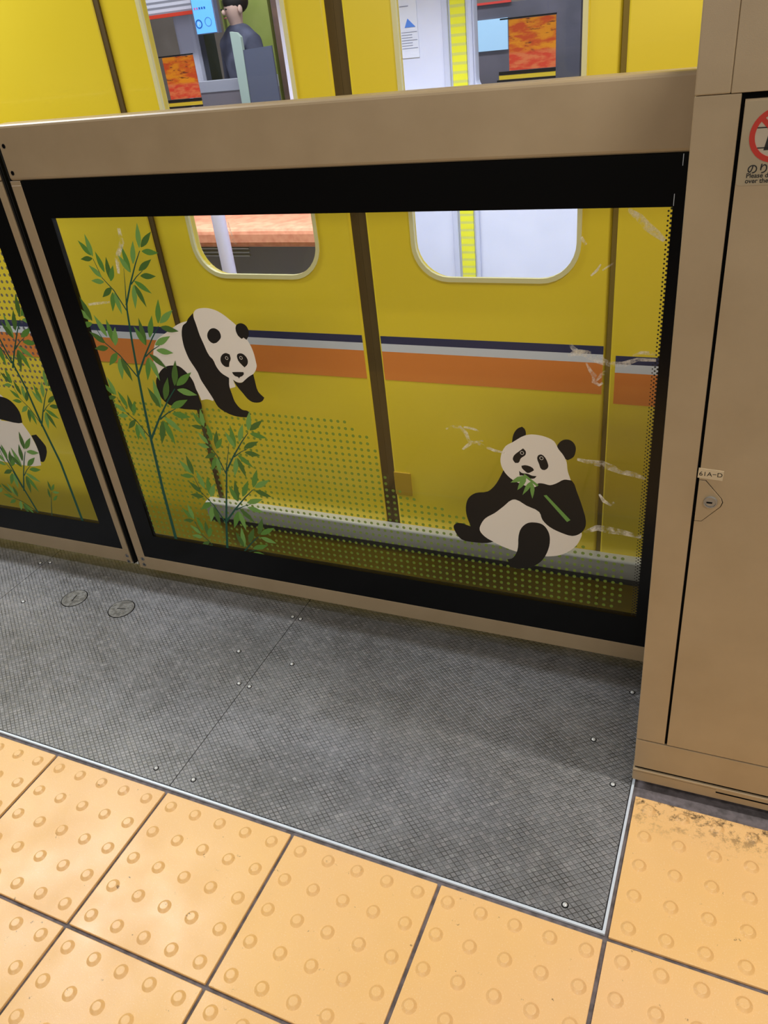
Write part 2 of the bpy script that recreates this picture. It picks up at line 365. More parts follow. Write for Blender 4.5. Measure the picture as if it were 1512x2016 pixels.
# outlines on the door glass, metres along and up the door
PRINTS = {
 'panda_walk': [
  (0, [(-1.0655,.7829),(-1.0719,.7814),(-1.0783,.7798),(-1.0846,.7779),(-1.0901,.7758),(-1.0955,.7734),(-1.1008,.7708),(-1.1086,.7666),(-1.1164,.7622),(-1.1241,.7578),(-1.1299,.7546),(-1.1357,.7514),(-1.1414,.7482),(-1.1487,.7445),(-1.1558,.7407),(-1.1624,.7361),(-1.1686,.7297),(-1.1739,.7225),(-1.1786,.7148),(-1.1834,.705),(-1.1872,.6947),(-1.1904,.6841),(-1.1929,.6739),(-1.1948,.6636),(-1.1957,.6531),(-1.1956,.6476),(-1.1949,.642),(-1.1942,.6365),(-1.1794,.6375),(-1.1646,.6385),(-1.1497,.6395),(-1.1325,.6406),(-1.1152,.6418),(-1.098,.6429),(-1.0934,.6306),(-1.0887,.6183),(-1.0847,.6059),(-1.0833,.6005),(-1.0823,.5951),(-1.0812,.5898),(-1.0755,.5913),(-1.0699,.5929),(-1.0642,.5937),(-1.0587,.5932),(-1.0534,.592),(-1.048,.5907),(-1.0402,.602),(-1.0325,.6133),(-1.0248,.6245),(-1.0351,.6391),(-1.0454,.6536),(-1.0542,.669),(-1.0598,.6835),(-1.064,.6985),(-1.0675,.7137),(-1.0701,.7253),(-1.0721,.7371),(-1.0727,.749),(-1.0712,.7604),(-1.0683,.7717)]),
  (0, [(-1.0441,.8007),(-1.042,.8042),(-1.0389,.8071),(-1.0355,.8094),(-1.0305,.8115),(-1.0251,.8127),(-1.0196,.8135),(-1.0131,.8141),(-1.0066,.8141),(-1.0001,.8136),(-.9939,.8126),(-.9878,.811),(-.9819,.809),(-.9768,.8067),(-.9719,.8041),(-.9671,.8011),(-.9623,.7977),(-.9577,.7939),(-.9531,.7901),(-.9487,.7865),(-.9444,.7829),(-.9403,.7791),(-.9352,.7743),(-.9303,.7693),(-.926,.7638),(-.923,.7578),(-.9208,.7514),(-.9185,.745),(-.9164,.7402),(-.9142,.7353),(-.9123,.7303),(-.9109,.7247),(-.9098,.719),(-.909,.7132),(-.9085,.7074),(-.9082,.7016),(-.9082,.6957),(-.908,.692),(-.908,.6883),(-.9087,.6847),(-.9119,.678),(-.9163,.6719),(-.9215,.6665),(-.9262,.663),(-.9313,.6601),(-.9364,.6572),(-.9403,.6544),(-.9442,.6516),(-.9482,.6489),(-.9509,.6469),(-.9538,.6451),(-.9568,.6437),(-.9609,.643),(-.9652,.6429),(-.9693,.6436),(-.9727,.6449),(-.9758,.6468),(-.9789,.6486),(-.9779,.6429),(-.977,.6372),(-.976,.6316),(-.9815,.6298),(-.9869,.6281),(-.9924,.6264),(-.994,.6343),(-.9955,.6421),(-.998,.6496),(-1.0036,.6588),(-1.0103,.6672),(-1.0166,.6759),(-1.0214,.6845),(-1.0258,.6933),(-1.0299,.7022),(-1.0356,.715),(-1.0408,.728),(-1.0445,.7414),(-1.0476,.7614),(-1.0483,.7816)]),
  (1, [(-1.0451,.8018),(-1.0455,.7989),(-1.046,.7961),(-1.0462,.7932),(-1.0459,.7883),(-1.045,.7833),(-1.0442,.7783),(-1.0433,.7697),(-1.0425,.7611),(-1.0414,.7525),(-1.04,.746),(-1.0384,.7395),(-1.0367,.733),(-1.0345,.7229),(-1.0321,.7129),(-1.0283,.7034),(-1.0262,.7008),(-1.0236,.6985),(-1.0215,.696),(-1.0192,.6902),(-1.0179,.6841),(-1.016,.6782),(-1.0135,.6731),(-1.0106,.6683),(-1.007,.664),(-1.0013,.6596),(-.9949,.6561),(-.9885,.6526),(-.9902,.6456),(-.992,.6386),(-.9929,.6315),(-.9927,.6253),(-.9917,.6191),(-.9907,.613),(-.9899,.6067),(-.9891,.6004),(-.9876,.5943),(-.9854,.5895),(-.9827,.5849),(-.9794,.5807),(-.9768,.5781),(-.9739,.5759),(-.9707,.5743),(-.9666,.5736),(-.9623,.5737),(-.9583,.5729),(-.9552,.5708),(-.9526,.568),(-.9499,.5653),(-.9529,.5624),(-.956,.5595),(-.9594,.5572),(-.9645,.5557),(-.9698,.5552),(-.9752,.5551),(-.9837,.5551),(-.9921,.5558),(-1.0005,.5572),(-1.007,.5589),(-1.0134,.5612),(-1.0196,.564),(-1.026,.5673),(-1.0322,.5711),(-1.0374,.5759),(-1.0412,.5824),(-1.0437,.5896),(-1.0463,.5968),(-1.0499,.6045),(-1.0535,.6122),(-1.0572,.6198),(-1.061,.6273),(-1.0647,.6349),(-1.0679,.6426),(-1.0694,.6487),(-1.0705,.6549),(-1.0719,.661),(-1.0765,.6715),(-1.0819,.6818),(-1.0865,.6923),(-1.0884,.6989),(-1.0899,.7057),(-1.091,.7125),(-1.0918,.7184),(-1.0922,.7244),(-1.0922,.7304),(-1.0917,.7394),(-1.0905,.7484),(-1.0882,.7571),(-1.0861,.7627),(-1.0834,.768),(-1.0798,.7727),(-1.0764,.7752),(-1.0725,.7772),(-1.069,.7796),(-1.0668,.782),(-1.065,.7848),(-1.0629,.7873),(-1.0572,.7924),(-1.0512,.7971)]),
  (1, [(-1.1393,.6738),(-1.1331,.6743),(-1.1269,.6743),(-1.1209,.673),(-1.1145,.6694),(-1.109,.6645),(-1.1039,.659),(-1.0989,.6527),(-1.0946,.6459),(-1.0913,.6387),(-1.0898,.6326),(-1.0893,.6262),(-1.0887,.6199),(-1.0875,.6112),(-1.0863,.6025),(-1.0854,.5938),(-1.0844,.5873),(-1.0836,.5808),(-1.084,.5744),(-1.0851,.5707),(-1.0868,.5673),(-1.0894,.5647),(-1.0958,.5626),(-1.1029,.5627),(-1.1101,.5629),(-1.1228,.5624),(-1.1355,.5621),(-1.1482,.5629),(-1.1588,.5643),(-1.1692,.5666),(-1.1791,.5703),(-1.1858,.5742),(-1.1919,.5791),(-1.1967,.5851),(-1.2001,.5934),(-1.2017,.6025),(-1.2021,.6117),(-1.202,.6184),(-1.2011,.625),(-1.1992,.6313),(-1.1962,.6368),(-1.1924,.6417),(-1.1883,.6465),(-1.1834,.6519),(-1.1782,.6571),(-1.1726,.6617),(-1.167,.6654),(-1.1611,.6685),(-1.1549,.671),(-1.1498,.6724),(-1.1446,.6733)]),
  (1, [(-.9793,.6491),(-.9761,.647),(-.9729,.6448),(-.9694,.6433),(-.9653,.6425),(-.961,.6425),(-.9569,.6433),(-.9537,.6449),(-.9509,.6472),(-.948,.6496),(-.9441,.6525),(-.9401,.6555),(-.9361,.6583),(-.9313,.6612),(-.9264,.6638),(-.9215,.6665),(-.9213,.6611),(-.9211,.6557),(-.9208,.6503),(-.9205,.6414),(-.9201,.6326),(-.918,.6242),(-.9144,.6191),(-.9097,.6146),(-.9051,.6102),(-.9072,.6072),(-.9093,.6042),(-.9119,.6016),(-.9152,.5994),(-.9189,.5978),(-.9228,.5967),(-.9286,.5959),(-.9345,.5958),(-.9402,.5969),(-.9442,.5988),(-.9478,.6013),(-.9511,.6043),(-.9545,.6085),(-.9575,.613),(-.9605,.6176),(-.9644,.6227),(-.9683,.6277),(-.9719,.633),(-.9746,.6382),(-.9769,.6437)]),
  (1, [(-.9949,.7685),(-.9918,.767),(-.9889,.765),(-.9867,.7624),(-.9853,.7587),(-.9849,.7546),(-.9853,.7506),(-.9861,.7486),(-.9873,.7467),(-.9887,.7451),(-.9947,.7397),(-1.0015,.7353),(-1.009,.7337),(-1.0131,.7347),(-1.0168,.7371),(-1.0197,.7404),(-1.0211,.7438),(-1.0216,.7475),(-1.0213,.7512),(-1.0196,.7557),(-1.0169,.7598),(-1.0135,.7634),(-1.0105,.7658),(-1.0071,.7676),(-1.0034,.7688),(-1.0006,.7692),(-.9977,.7691)]),
  (1, [(-.925,.7832),(-.9215,.7824),(-.9182,.7811),(-.9154,.779),(-.9131,.776),(-.9115,.7724),(-.9107,.7687),(-.9107,.7643),(-.9116,.76),(-.9131,.7559),(-.9153,.7524),(-.918,.7492),(-.9207,.746),(-.9228,.7477),(-.925,.7494),(-.9271,.751),(-.9288,.7499),(-.9305,.7488),(-.9322,.7476),(-.9351,.7498),(-.9379,.7521),(-.9402,.7547),(-.9419,.7587),(-.9429,.763),(-.9431,.7674),(-.9426,.7712),(-.9413,.7748),(-.9393,.7781),(-.9373,.7798),(-.9349,.7811),(-.9324,.7821),(-.93,.7828),(-.9275,.7832)]),
  (1, [(-.9822,.7126),(-.9791,.7121),(-.976,.7109),(-.973,.7098),(-.9726,.7064),(-.9723,.7031),(-.9725,.6998),(-.9741,.6962),(-.9765,.6929),(-.9786,.6894),(-.9797,.6863),(-.9807,.6831),(-.9817,.6798),(-.9847,.6794),(-.9877,.679),(-.9906,.6793),(-.9938,.6808),(-.9967,.6831),(-.9989,.686),(-1.0002,.6892),(-1.0008,.6926),(-1.0006,.696),(-.9991,.7003),(-.9966,.7042),(-.9934,.7076),(-.99,.71),(-.9862,.7118)]),
  (1, [(-.9451,.7139),(-.9419,.7139),(-.9387,.7132),(-.9359,.7117),(-.9326,.7089),(-.9301,.7052),(-.9286,.7012),(-.9284,.6974),(-.9292,.6935),(-.9307,.69),(-.9335,.6866),(-.9371,.6838),(-.9407,.681),(-.9427,.6829),(-.9447,.6848),(-.9466,.6869),(-.9495,.6902),(-.9521,.6937),(-.9539,.6975),(-.9547,.7017),(-.9548,.7059),(-.9534,.7097),(-.9512,.7119),(-.9482,.7132)]),
  (1, [(-.9765,.6675),(-.9689,.6683),(-.9612,.6689),(-.9538,.6692),(-.9463,.6694),(-.9461,.6669),(-.9465,.6644),(-.9494,.6613),(-.9532,.659),(-.956,.658),(-.9587,.6568),(-.9603,.6549),(-.9616,.6528),(-.9625,.6548),(-.9637,.6565),(-.9672,.6575),(-.9708,.6583),(-.9736,.6607),(-.9757,.6637),(-.9762,.6655)]),
 ],
 'panda_sit': [
  (0, [(-.3309,.4215),(-.3338,.4212),(-.3368,.4206),(-.3395,.4195),(-.346,.4144),(-.3516,.4082),(-.3572,.402),(-.364,.395),(-.3708,.3881),(-.3779,.3814),(-.385,.3759),(-.3923,.3708),(-.3989,.3649),(-.4035,.3592),(-.4074,.3531),(-.4104,.3465),(-.4125,.3404),(-.4137,.334),(-.4133,.3278),(-.4104,.3216),(-.406,.3162),(-.4008,.3114),(-.3952,.3074),(-.3891,.3041),(-.3829,.3011),(-.3736,.2969),(-.3642,.2932),(-.3546,.2899),(-.3462,.2874),(-.3376,.2853),(-.329,.2835),(-.3206,.2821),(-.3121,.2809),(-.3036,.2803),(-.2952,.2803),(-.2868,.2807),(-.2784,.2815),(-.27,.2824),(-.2617,.2836),(-.2535,.2854),(-.245,.2879),(-.2368,.2911),(-.2291,.2953),(-.2203,.3017),(-.2123,.3092),(-.2054,.3175),(-.2007,.3246),(-.197,.3322),(-.1941,.3402),(-.1922,.3461),(-.191,.3522),(-.1918,.358),(-.1967,.365),(-.2039,.3703),(-.2116,.375),(-.2255,.383),(-.2401,.3899),(-.2547,.397),(-.2665,.4042),(-.2783,.4116),(-.2908,.4173),(-.3039,.4204),(-.3174,.4217)]),
  (1, [(-.356,.4881),(-.3587,.4817),(-.3614,.4754),(-.3643,.4691),(-.3678,.4619),(-.3716,.4547),(-.3759,.448),(-.3805,.442),(-.3856,.4363),(-.3914,.4317),(-.4006,.4284),(-.4104,.4267),(-.4196,.4235),(-.4258,.4193),(-.4313,.4142),(-.4357,.4082),(-.4392,.4005),(-.4414,.3921),(-.4426,.3836),(-.4429,.3757),(-.4424,.3677),(-.4412,.3599),(-.4391,.3514),(-.4363,.3432),(-.4335,.3349),(-.4433,.3375),(-.4532,.3401),(-.4629,.3398),(-.4673,.3377),(-.4711,.3345),(-.4736,.3304),(-.4742,.3264),(-.4735,.3222),(-.4722,.3182),(-.4686,.3096),(-.4639,.3017),(-.4573,.2956),(-.4481,.2926),(-.438,.2924),(-.428,.2928),(-.4181,.293),(-.4084,.2938),(-.3987,.2956),(-.3933,.2973),(-.3881,.2995),(-.3828,.3017),(-.389,.3047),(-.3952,.3076),(-.4008,.3114),(-.406,.3161),(-.4106,.3215),(-.4133,.3278),(-.4132,.3342),(-.4113,.3406),(-.4086,.3468),(-.406,.3522),(-.4027,.3572),(-.399,.3618),(-.3924,.3678),(-.3851,.373),(-.378,.3784),(-.3709,.3851),(-.3641,.3921),(-.3573,.3991),(-.3517,.4056),(-.3461,.4122),(-.3395,.4175),(-.3368,.4187),(-.3339,.4195),(-.3309,.4195),(-.3228,.4169),(-.3153,.4122),(-.3078,.4077),(-.2985,.4044),(-.289,.4012),(-.2811,.3959),(-.2779,.39),(-.2763,.3832),(-.2738,.3768),(-.2696,.3712),(-.2647,.3661),(-.2591,.3617),(-.2507,.3568),(-.2417,.353),(-.2325,.3499),(-.2253,.3478),(-.2181,.3462),(-.2108,.3461),(-.2058,.3475),(-.2011,.3498),(-.1968,.3529),(-.1922,.3576),(-.1884,.3631),(-.1856,.3692),(-.1841,.3753),(-.1836,.3816),(-.1838,.388),(-.1856,.399),(-.1886,.4097),(-.1918,.4205),(-.1957,.4328),(-.1999,.445),(-.2044,.4572),(-.2068,.4653),(-.2095,.4734),(-.2141,.4802),(-.2196,.4835),(-.226,.4853),(-.2325,.4858),(-.2419,.484),(-.251,.4802),(-.2602,.4769),(-.2726,.4743),(-.2852,.4725),(-.2978,.4721),(-.3091,.4733),(-.3203,.4758),(-.3313,.4788),(-.3396,.4816),(-.3478,.4848)]),
  (1, [(-.2908,.3677),(-.2849,.3679),(-.2791,.3672),(-.2737,.3652),(-.2686,.361),(-.2646,.3555),(-.2615,.3495),(-.2593,.3431),(-.2581,.3363),(-.2576,.3294),(-.2579,.3201),(-.2591,.3108),(-.2611,.3017),(-.2642,.2914),(-.2682,.2814),(-.2733,.2719),(-.2777,.2657),(-.2828,.26),(-.2884,.255),(-.2964,.2495),(-.305,.2449),(-.3141,.2413),(-.3218,.2388),(-.3297,.2372),(-.3374,.2378),(-.3409,.2396),(-.3439,.2425),(-.3464,.2457),(-.3487,.2499),(-.3504,.2544),(-.3521,.2589),(-.3482,.2604),(-.3443,.2619),(-.3409,.2642),(-.337,.2688),(-.334,.2742),(-.3316,.2799),(-.3298,.2852),(-.3285,.2906),(-.3276,.2961),(-.3269,.3064),(-.3268,.3167),(-.3259,.327),(-.3245,.3346),(-.3225,.342),(-.3194,.349),(-.3156,.3547),(-.311,.3598),(-.3056,.3639),(-.301,.366),(-.2959,.3672)]),
  (1, [(-.3367,.5557),(-.3358,.562),(-.335,.5682),(-.3333,.5742),(-.3312,.5791),(-.3284,.5838),(-.325,.5878),(-.3221,.5899),(-.3189,.5915),(-.3157,.593),(-.3136,.5915),(-.3116,.5899),(-.31,.588),(-.3083,.5832),(-.3078,.578),(-.3083,.5729),(-.3097,.5672),(-.3122,.562),(-.3161,.5579),(-.3224,.5558),(-.3296,.5558)]),
  (1, [(-.2457,.555),(-.2448,.5595),(-.2425,.5635),(-.2396,.5672),(-.2367,.5698),(-.2333,.5719),(-.2297,.5732),(-.2259,.5736),(-.2221,.5732),(-.2185,.5719),(-.2149,.5691),(-.212,.5655),(-.2099,.5614),(-.2089,.5573),(-.2087,.5531),(-.2091,.5488),(-.2098,.5441),(-.2111,.5396),(-.2132,.5355),(-.2164,.5323),(-.2203,.5298),(-.2242,.5272),(-.2258,.528),(-.2274,.5289),(-.2288,.5298),(-.2322,.533),(-.2353,.5366),(-.238,.5404),(-.2414,.545),(-.2444,.5498)]),
  (0, [(-.336,.5558),(-.3406,.5529),(-.3451,.5501),(-.3492,.5466),(-.353,.5414),(-.356,.5357),(-.3584,.5297),(-.3603,.5225),(-.3615,.5152),(-.3616,.5078),(-.3607,.5015),(-.359,.4953),(-.3564,.4894),(-.3522,.4825),(-.347,.4762),(-.3411,.4707),(-.3351,.4667),(-.3286,.4634),(-.3218,.4607),(-.3156,.4584),(-.3092,.4565),(-.3027,.4555),(-.2977,.455),(-.2928,.4552),(-.2883,.4568),(-.2865,.4595),(-.2855,.463),(-.2836,.4657),(-.28,.4669),(-.2759,.467),(-.2718,.4667),(-.2675,.466),(-.2632,.465),(-.2589,.4648),(-.2544,.4661),(-.2502,.4682),(-.2461,.4706),(-.2409,.4744),(-.2358,.4786),(-.2302,.4816),(-.2258,.4822),(-.2213,.4819),(-.2169,.4817),(-.2193,.4887),(-.2217,.4957),(-.2237,.5029),(-.2247,.5098),(-.2252,.5168),(-.2264,.5236),(-.2283,.5287),(-.2307,.5336),(-.2335,.5384),(-.2364,.5424),(-.2397,.5462),(-.2427,.5502),(-.2456,.556),(-.2482,.562),(-.2519,.5671),(-.2574,.5709),(-.2636,.5735),(-.2701,.5755),(-.2768,.577),(-.2837,.5778),(-.2906,.578),(-.2968,.5776),(-.303,.5765),(-.309,.5746),(-.3185,.5693),(-.3272,.5625)]),
  (1, [(-.3139,.5443),(-.3119,.5423),(-.3099,.5402),(-.3085,.5378),(-.3081,.5352),(-.3084,.5324),(-.3093,.5298),(-.312,.5266),(-.3156,.5239),(-.3188,.5208),(-.3204,.5172),(-.3215,.5133),(-.3237,.5101),(-.3258,.5092),(-.3283,.509),(-.3308,.5087),(-.3326,.5111),(-.3344,.5136),(-.3355,.5162),(-.3354,.5195),(-.3344,.5228),(-.3329,.5259),(-.3305,.5291),(-.3276,.532),(-.3245,.5348),(-.321,.538),(-.3174,.5412)]),
  (1, [(-.2767,.5343),(-.2741,.5332),(-.2718,.5313),(-.2698,.5291),(-.2673,.5252),(-.2654,.521),(-.264,.5166),(-.2631,.5136),(-.2625,.5105),(-.2627,.5074),(-.2642,.5041),(-.2666,.5013),(-.2696,.4994),(-.272,.499),(-.2745,.4993),(-.2766,.5004),(-.279,.5037),(-.2802,.5078),(-.2813,.5119),(-.283,.5161),(-.2846,.5203),(-.2853,.5247),(-.285,.5274),(-.2841,.5301),(-.2825,.5323),(-.2808,.5335),(-.2788,.5342)]),
  (1, [(-.3178,.5035),(-.315,.5045),(-.3123,.5055),(-.3095,.5059),(-.304,.5054),(-.2987,.5038),(-.2942,.501),(-.2931,.4995),(-.2925,.4977),(-.2918,.4959),(-.2934,.4946),(-.2949,.4933),(-.2966,.4921),(-.2992,.4903),(-.3019,.4886),(-.3049,.4881),(-.3071,.4889),(-.309,.4905),(-.3108,.4922),(-.313,.4941),(-.315,.496),(-.3167,.4983),(-.3172,.5),(-.3175,.5017)]),
  (1, [(-.3227,.4908),(-.3208,.4893),(-.3189,.4877),(-.3168,.4866),(-.3129,.4861),(-.3089,.4864),(-.3049,.4862),(-.3017,.4851),(-.2986,.4837),(-.2954,.4827),(-.2924,.4826),(-.2894,.4828),(-.2864,.4831),(-.2877,.4809),(-.289,.4788),(-.2907,.4771),(-.2944,.4757),(-.2985,.4753),(-.3026,.4756),(-.307,.477),(-.3112,.4793),(-.3156,.4808),(-.3176,.4807),(-.3196,.4804),(-.3216,.48),(-.322,.4836),(-.3223,.4872)]),
  (4, [(-.3115,.4854),(-.2824,.4623),(-.2855,.4577),(-.314,.4804)]),
  (4, [(-.3412,.4604),(-.3343,.4688),(-.3265,.4761),(-.3177,.4792),(-.3085,.4811),(-.3081,.4776),(-.3078,.4741),(-.3152,.4691),(-.323,.4647),(-.332,.4622)]),
  (4, [(-.3085,.4789),(-.3082,.4734),(-.3086,.4679),(-.3121,.4601),(-.3171,.453),(-.3218,.4484),(-.3269,.4441),(-.3252,.4524),(-.3231,.4605),(-.3206,.4675),(-.3169,.4737),(-.3129,.4766)]),
  (4, [(-.2966,.4695),(-.297,.4638),(-.2979,.4583),(-.301,.452),(-.3051,.4462),(-.3105,.4398),(-.3161,.4335),(-.3138,.4423),(-.3111,.451),(-.3085,.4572),(-.305,.4629),(-.301,.4664)]),
  (4, [(-.2966,.4681),(-.2941,.4637),(-.2919,.4591),(-.2909,.4537),(-.2907,.4482),(-.2925,.4378),(-.2951,.4274),(-.2979,.4371),(-.2998,.447),(-.2988,.4576)]),
  (4, [(-.2717,.4383),(-.2657,.4405),(-.2153,.3859),(-.2223,.38)]),
 ],
 'panda_back': [
  (0, [(-1.7864,.5734),(-1.7698,.5677),(-1.7533,.5619),(-1.7381,.5537),(-1.7351,.5508),(-1.7326,.5474),(-1.7301,.544),(-1.746,.5206),(-1.7619,.4971),(-1.7778,.4737),(-1.7519,.4734),(-1.726,.4731),(-1.7001,.4728),(-1.6946,.4599),(-1.6891,.447),(-1.6848,.4338),(-1.6814,.4176),(-1.6794,.4012),(-1.6794,.3848),(-1.6819,.3701),(-1.6862,.3557),(-1.6904,.3412),(-1.702,.3386),(-1.7136,.336),(-1.7253,.3342),(-1.7653,.333),(-1.8054,.3349),(-1.8455,.3374),(-1.8656,.3388),(-1.8857,.3405),(-1.9058,.3422),(-1.9017,.3816),(-1.8977,.421),(-1.8867,.4583),(-1.8585,.5001),(-1.8224,.5367)]),
  (1, [(-1.7826,.5425),(-1.7656,.5483),(-1.7471,.5492),(-1.7287,.5467),(-1.721,.5443),(-1.7137,.5405),(-1.7074,.5354),(-1.7008,.5273),(-1.696,.5179),(-1.6932,.5079),(-1.6932,.4968),(-1.6956,.4857),(-1.698,.4746),(-1.7032,.4732),(-1.7085,.4718),(-1.7139,.471),(-1.7346,.4716),(-1.7554,.4745),(-1.7761,.4771),(-1.7934,.4783),(-1.8106,.4792),(-1.8279,.4801),(-1.8144,.5027),(-1.801,.5254)]),
  (1, [(-1.6835,.4366),(-1.6768,.4382),(-1.6701,.4398),(-1.6634,.4414),(-1.6589,.4347),(-1.6543,.428),(-1.6503,.421),(-1.6473,.4156),(-1.6447,.41),(-1.6437,.4042),(-1.6474,.3896),(-1.6551,.3762),(-1.6647,.3641),(-1.6686,.3596),(-1.6732,.3558),(-1.6785,.3534),(-1.6811,.3534),(-1.6837,.3541),(-1.6863,.3548),(-1.6837,.3647),(-1.6811,.3747),(-1.6794,.3848),(-1.6789,.394),(-1.6791,.4032),(-1.6798,.4124),(-1.6808,.4205),(-1.6821,.4286)]),
 ],
 'bamboo_tall': [
  (6, [(-1.2878,.158),(-1.282,.3148),(-1.2711,.4653),(-1.26,.5744),(-1.2523,.6368),(-1.2401,.7261),(-1.2275,.8029),(-1.2216,.8226),(-1.2177,.8215),(-1.2227,.802),(-1.2344,.7253),(-1.2457,.636),(-1.2526,.5737),(-1.2629,.4646),(-1.2729,.3143),(-1.2778,.1576)]),
  (6, [(-1.2273,.7998),(-1.2481,.8476),(-1.2709,.876),(-1.2801,.918),(-1.2787,.9183),(-1.2691,.8769),(-1.2457,.849),(-1.2242,.8011)]),
  (6, [(-1.2255,.8154),(-1.1957,.8655),(-1.166,.9098),(-1.1451,.9365),(-1.1436,.9355),(-1.1636,.9082),(-1.1923,.8634),(-1.2212,.8129)]),
  (6, [(-1.1937,.8638),(-1.1732,.8805),(-1.1513,.894),(-1.1506,.893),(-1.1719,.8788),(-1.1918,.8615)]),
  (6, [(-1.2234,.8185),(-1.2113,.8607),(-1.2013,.8979),(-1.2005,.8977),(-1.2094,.8602),(-1.2205,.8177)]),
  (6, [(-1.2527,.637),(-1.2869,.6897),(-1.3197,.7188),(-1.3389,.7669),(-1.3373,.7675),(-1.3176,.7203),(-1.2844,.6918),(-1.2493,.6393)]),
  (6, [(-1.2507,.643),(-1.2125,.6953),(-1.1751,.7413),(-1.1492,.7687),(-1.1478,.7673),(-1.1727,.7393),(-1.209,.6927),(-1.2461,.6398)]),
  (6, [(-1.2105,.6932),(-1.1861,.7096),(-1.1605,.7223),(-1.1599,.7211),(-1.1849,.7076),(-1.2086,.6905)]),
  (6, [(-1.2678,.4684),(-1.295,.513),(-1.3216,.5379),(-1.3365,.5783),(-1.3352,.5788),(-1.3199,.5391),(-1.2929,.5147),(-1.2649,.4702)]),
  (6, [(-1.2675,.4715),(-1.2232,.5315),(-1.1798,.5842),(-1.1499,.6156),(-1.1482,.614),(-1.1771,.5818),(-1.2192,.5284),(-1.2623,.4677)]),
  (6, [(-1.221,.529),(-1.1927,.5478),(-1.1631,.5622),(-1.1624,.5608),(-1.1913,.5455),(-1.2188,.5258)]),
  (5, [(-1.2827,.9254),(-1.2881,.9276),(-1.2947,.9319),(-1.2988,.9366),(-1.3021,.9429),(-1.3046,.9503),(-1.3072,.9588),(-1.2998,.954),(-1.2933,.9496),(-1.288,.9448),(-1.2845,.9397),(-1.2822,.9321),(-1.2814,.9264)]),
  (4, [(-1.279,.9236),(-1.2824,.9293),(-1.2859,.9378),(-1.2869,.9451),(-1.2865,.9536),(-1.2848,.9626),(-1.2827,.9727),(-1.2787,.9631),(-1.2754,.9546),(-1.2735,.9464),(-1.2731,.939),(-1.275,.9299),(-1.2774,.9238)]),
  (3, [(-1.2808,.9186),(-1.2848,.9158),(-1.2909,.9131),(-1.296,.9125),(-1.3019,.9132),(-1.3083,.915),(-1.3153,.9173),(-1.3086,.9203),(-1.3025,.9228),(-1.2967,.9242),(-1.2915,.9242),(-1.2852,.9223),(-1.2809,.92)]),
  (5, [(-1.2589,.8888),(-1.2629,.8937),(-1.2673,.9014),(-1.269,.9082),(-1.2695,.9162),(-1.2688,.925),(-1.2677,.9347),(-1.2628,.9262),(-1.2587,.9185),(-1.2558,.911),(-1.2547,.9041),(-1.2556,.8953),(-1.2573,.8892)]),
  (4, [(-1.2703,.8766),(-1.2756,.8778),(-1.2825,.8808),(-1.2869,.8846),(-1.2909,.8901),(-1.2942,.8968),(-1.2977,.9043),(-1.2901,.901),(-1.2833,.8979),(-1.2777,.8942),(-1.2737,.8899),(-1.2705,.8831),(-1.2692,.8778)]),
  (3, [(-1.2492,.8742),(-1.2513,.8805),(-1.2527,.8897),(-1.252,.8971),(-1.2496,.9053),(-1.2459,.9138),(-1.2415,.9231),(-1.2399,.9129),(-1.2387,.9037),(-1.2386,.8952),(-1.24,.8879),(-1.2439,.8795),(-1.2476,.874)]),
  (5, [(-1.2486,.8696),(-1.2487,.8753),(-1.2475,.883),(-1.2449,.8885),(-1.2405,.894),(-1.2347,.8992),(-1.2281,.9049),(-1.2294,.8963),(-1.2308,.8887),(-1.2331,.882),(-1.2363,.8768),(-1.2422,.8717),(-1.2471,.8688)]),
  (4, [(-1.2678,.8663),(-1.2723,.8639),(-1.2789,.8618),(-1.2843,.8618),(-1.2904,.8633),(-1.2967,.8659),(-1.3038,.8691),(-1.2964,.8714),(-1.2898,.8733),(-1.2836,.8741),(-1.2782,.8734),(-1.2719,.8706),(-1.2678,.8677)]),
  (3, [(-1.2506,.8533),(-1.2531,.8482),(-1.2577,.8418),(-1.2627,.8381),(-1.2691,.8353),(-1.2766,.8333),(-1.2851,.8313),(-1.28,.8383),(-1.2753,.8445),(-1.2701,.8494),(-1.2648,.8525),(-1.2572,.8543),(-1.2515,.8546)]),
  (5, [(-1.2503,.8434),(-1.2496,.8369),(-1.25,.8277),(-1.2522,.8208),(-1.2562,.8134),(-1.2616,.806),(-1.2678,.798),(-1.2673,.8081),(-1.2666,.8172),(-1.2649,.8254),(-1.2621,.8321),(-1.2565,.8394),(-1.2518,.8439)]),
  (4, [(-1.2463,.8426),(-1.2429,.8368),(-1.2395,.8279),(-1.2386,.8203),(-1.2392,.8117),(-1.241,.8024),(-1.2432,.792),(-1.247,.8019),(-1.2502,.8108),(-1.2521,.8193),(-1.2523,.8269),(-1.2503,.8362),(-1.2479,.8425)]),
  (4, [(-1.1442,.9429),(-1.1457,.9497),(-1.1463,.9596),(-1.1449,.9674),(-1.1418,.9759),(-1.1374,.9846),(-1.1321,.9943),(-1.1314,.9833),(-1.131,.9735),(-1.1318,.9645),(-1.1338,.9568),(-1.1384,.9481),(-1.1426,.9425)]),
  (3, [(-1.1391,.9444),(-1.1366,.9504),(-1.1317,.9583),(-1.1263,.9633),(-1.1192,.9679),(-1.1109,.9718),(-1.1015,.9759),(-1.107,.9672),(-1.112,.9595),(-1.1175,.9531),(-1.1233,.9486),(-1.1317,.9448),(-1.1381,.9432)]),
  (5, [(-1.1388,.9358),(-1.1335,.9382),(-1.1256,.9403),(-1.1191,.9401),(-1.1119,.9383),(-1.1045,.9352),(-1.0962,.9315),(-1.1049,.9292),(-1.1128,.9273),(-1.1202,.9267),(-1.1266,.9275),(-1.1341,.9308),(-1.139,.9341)]),
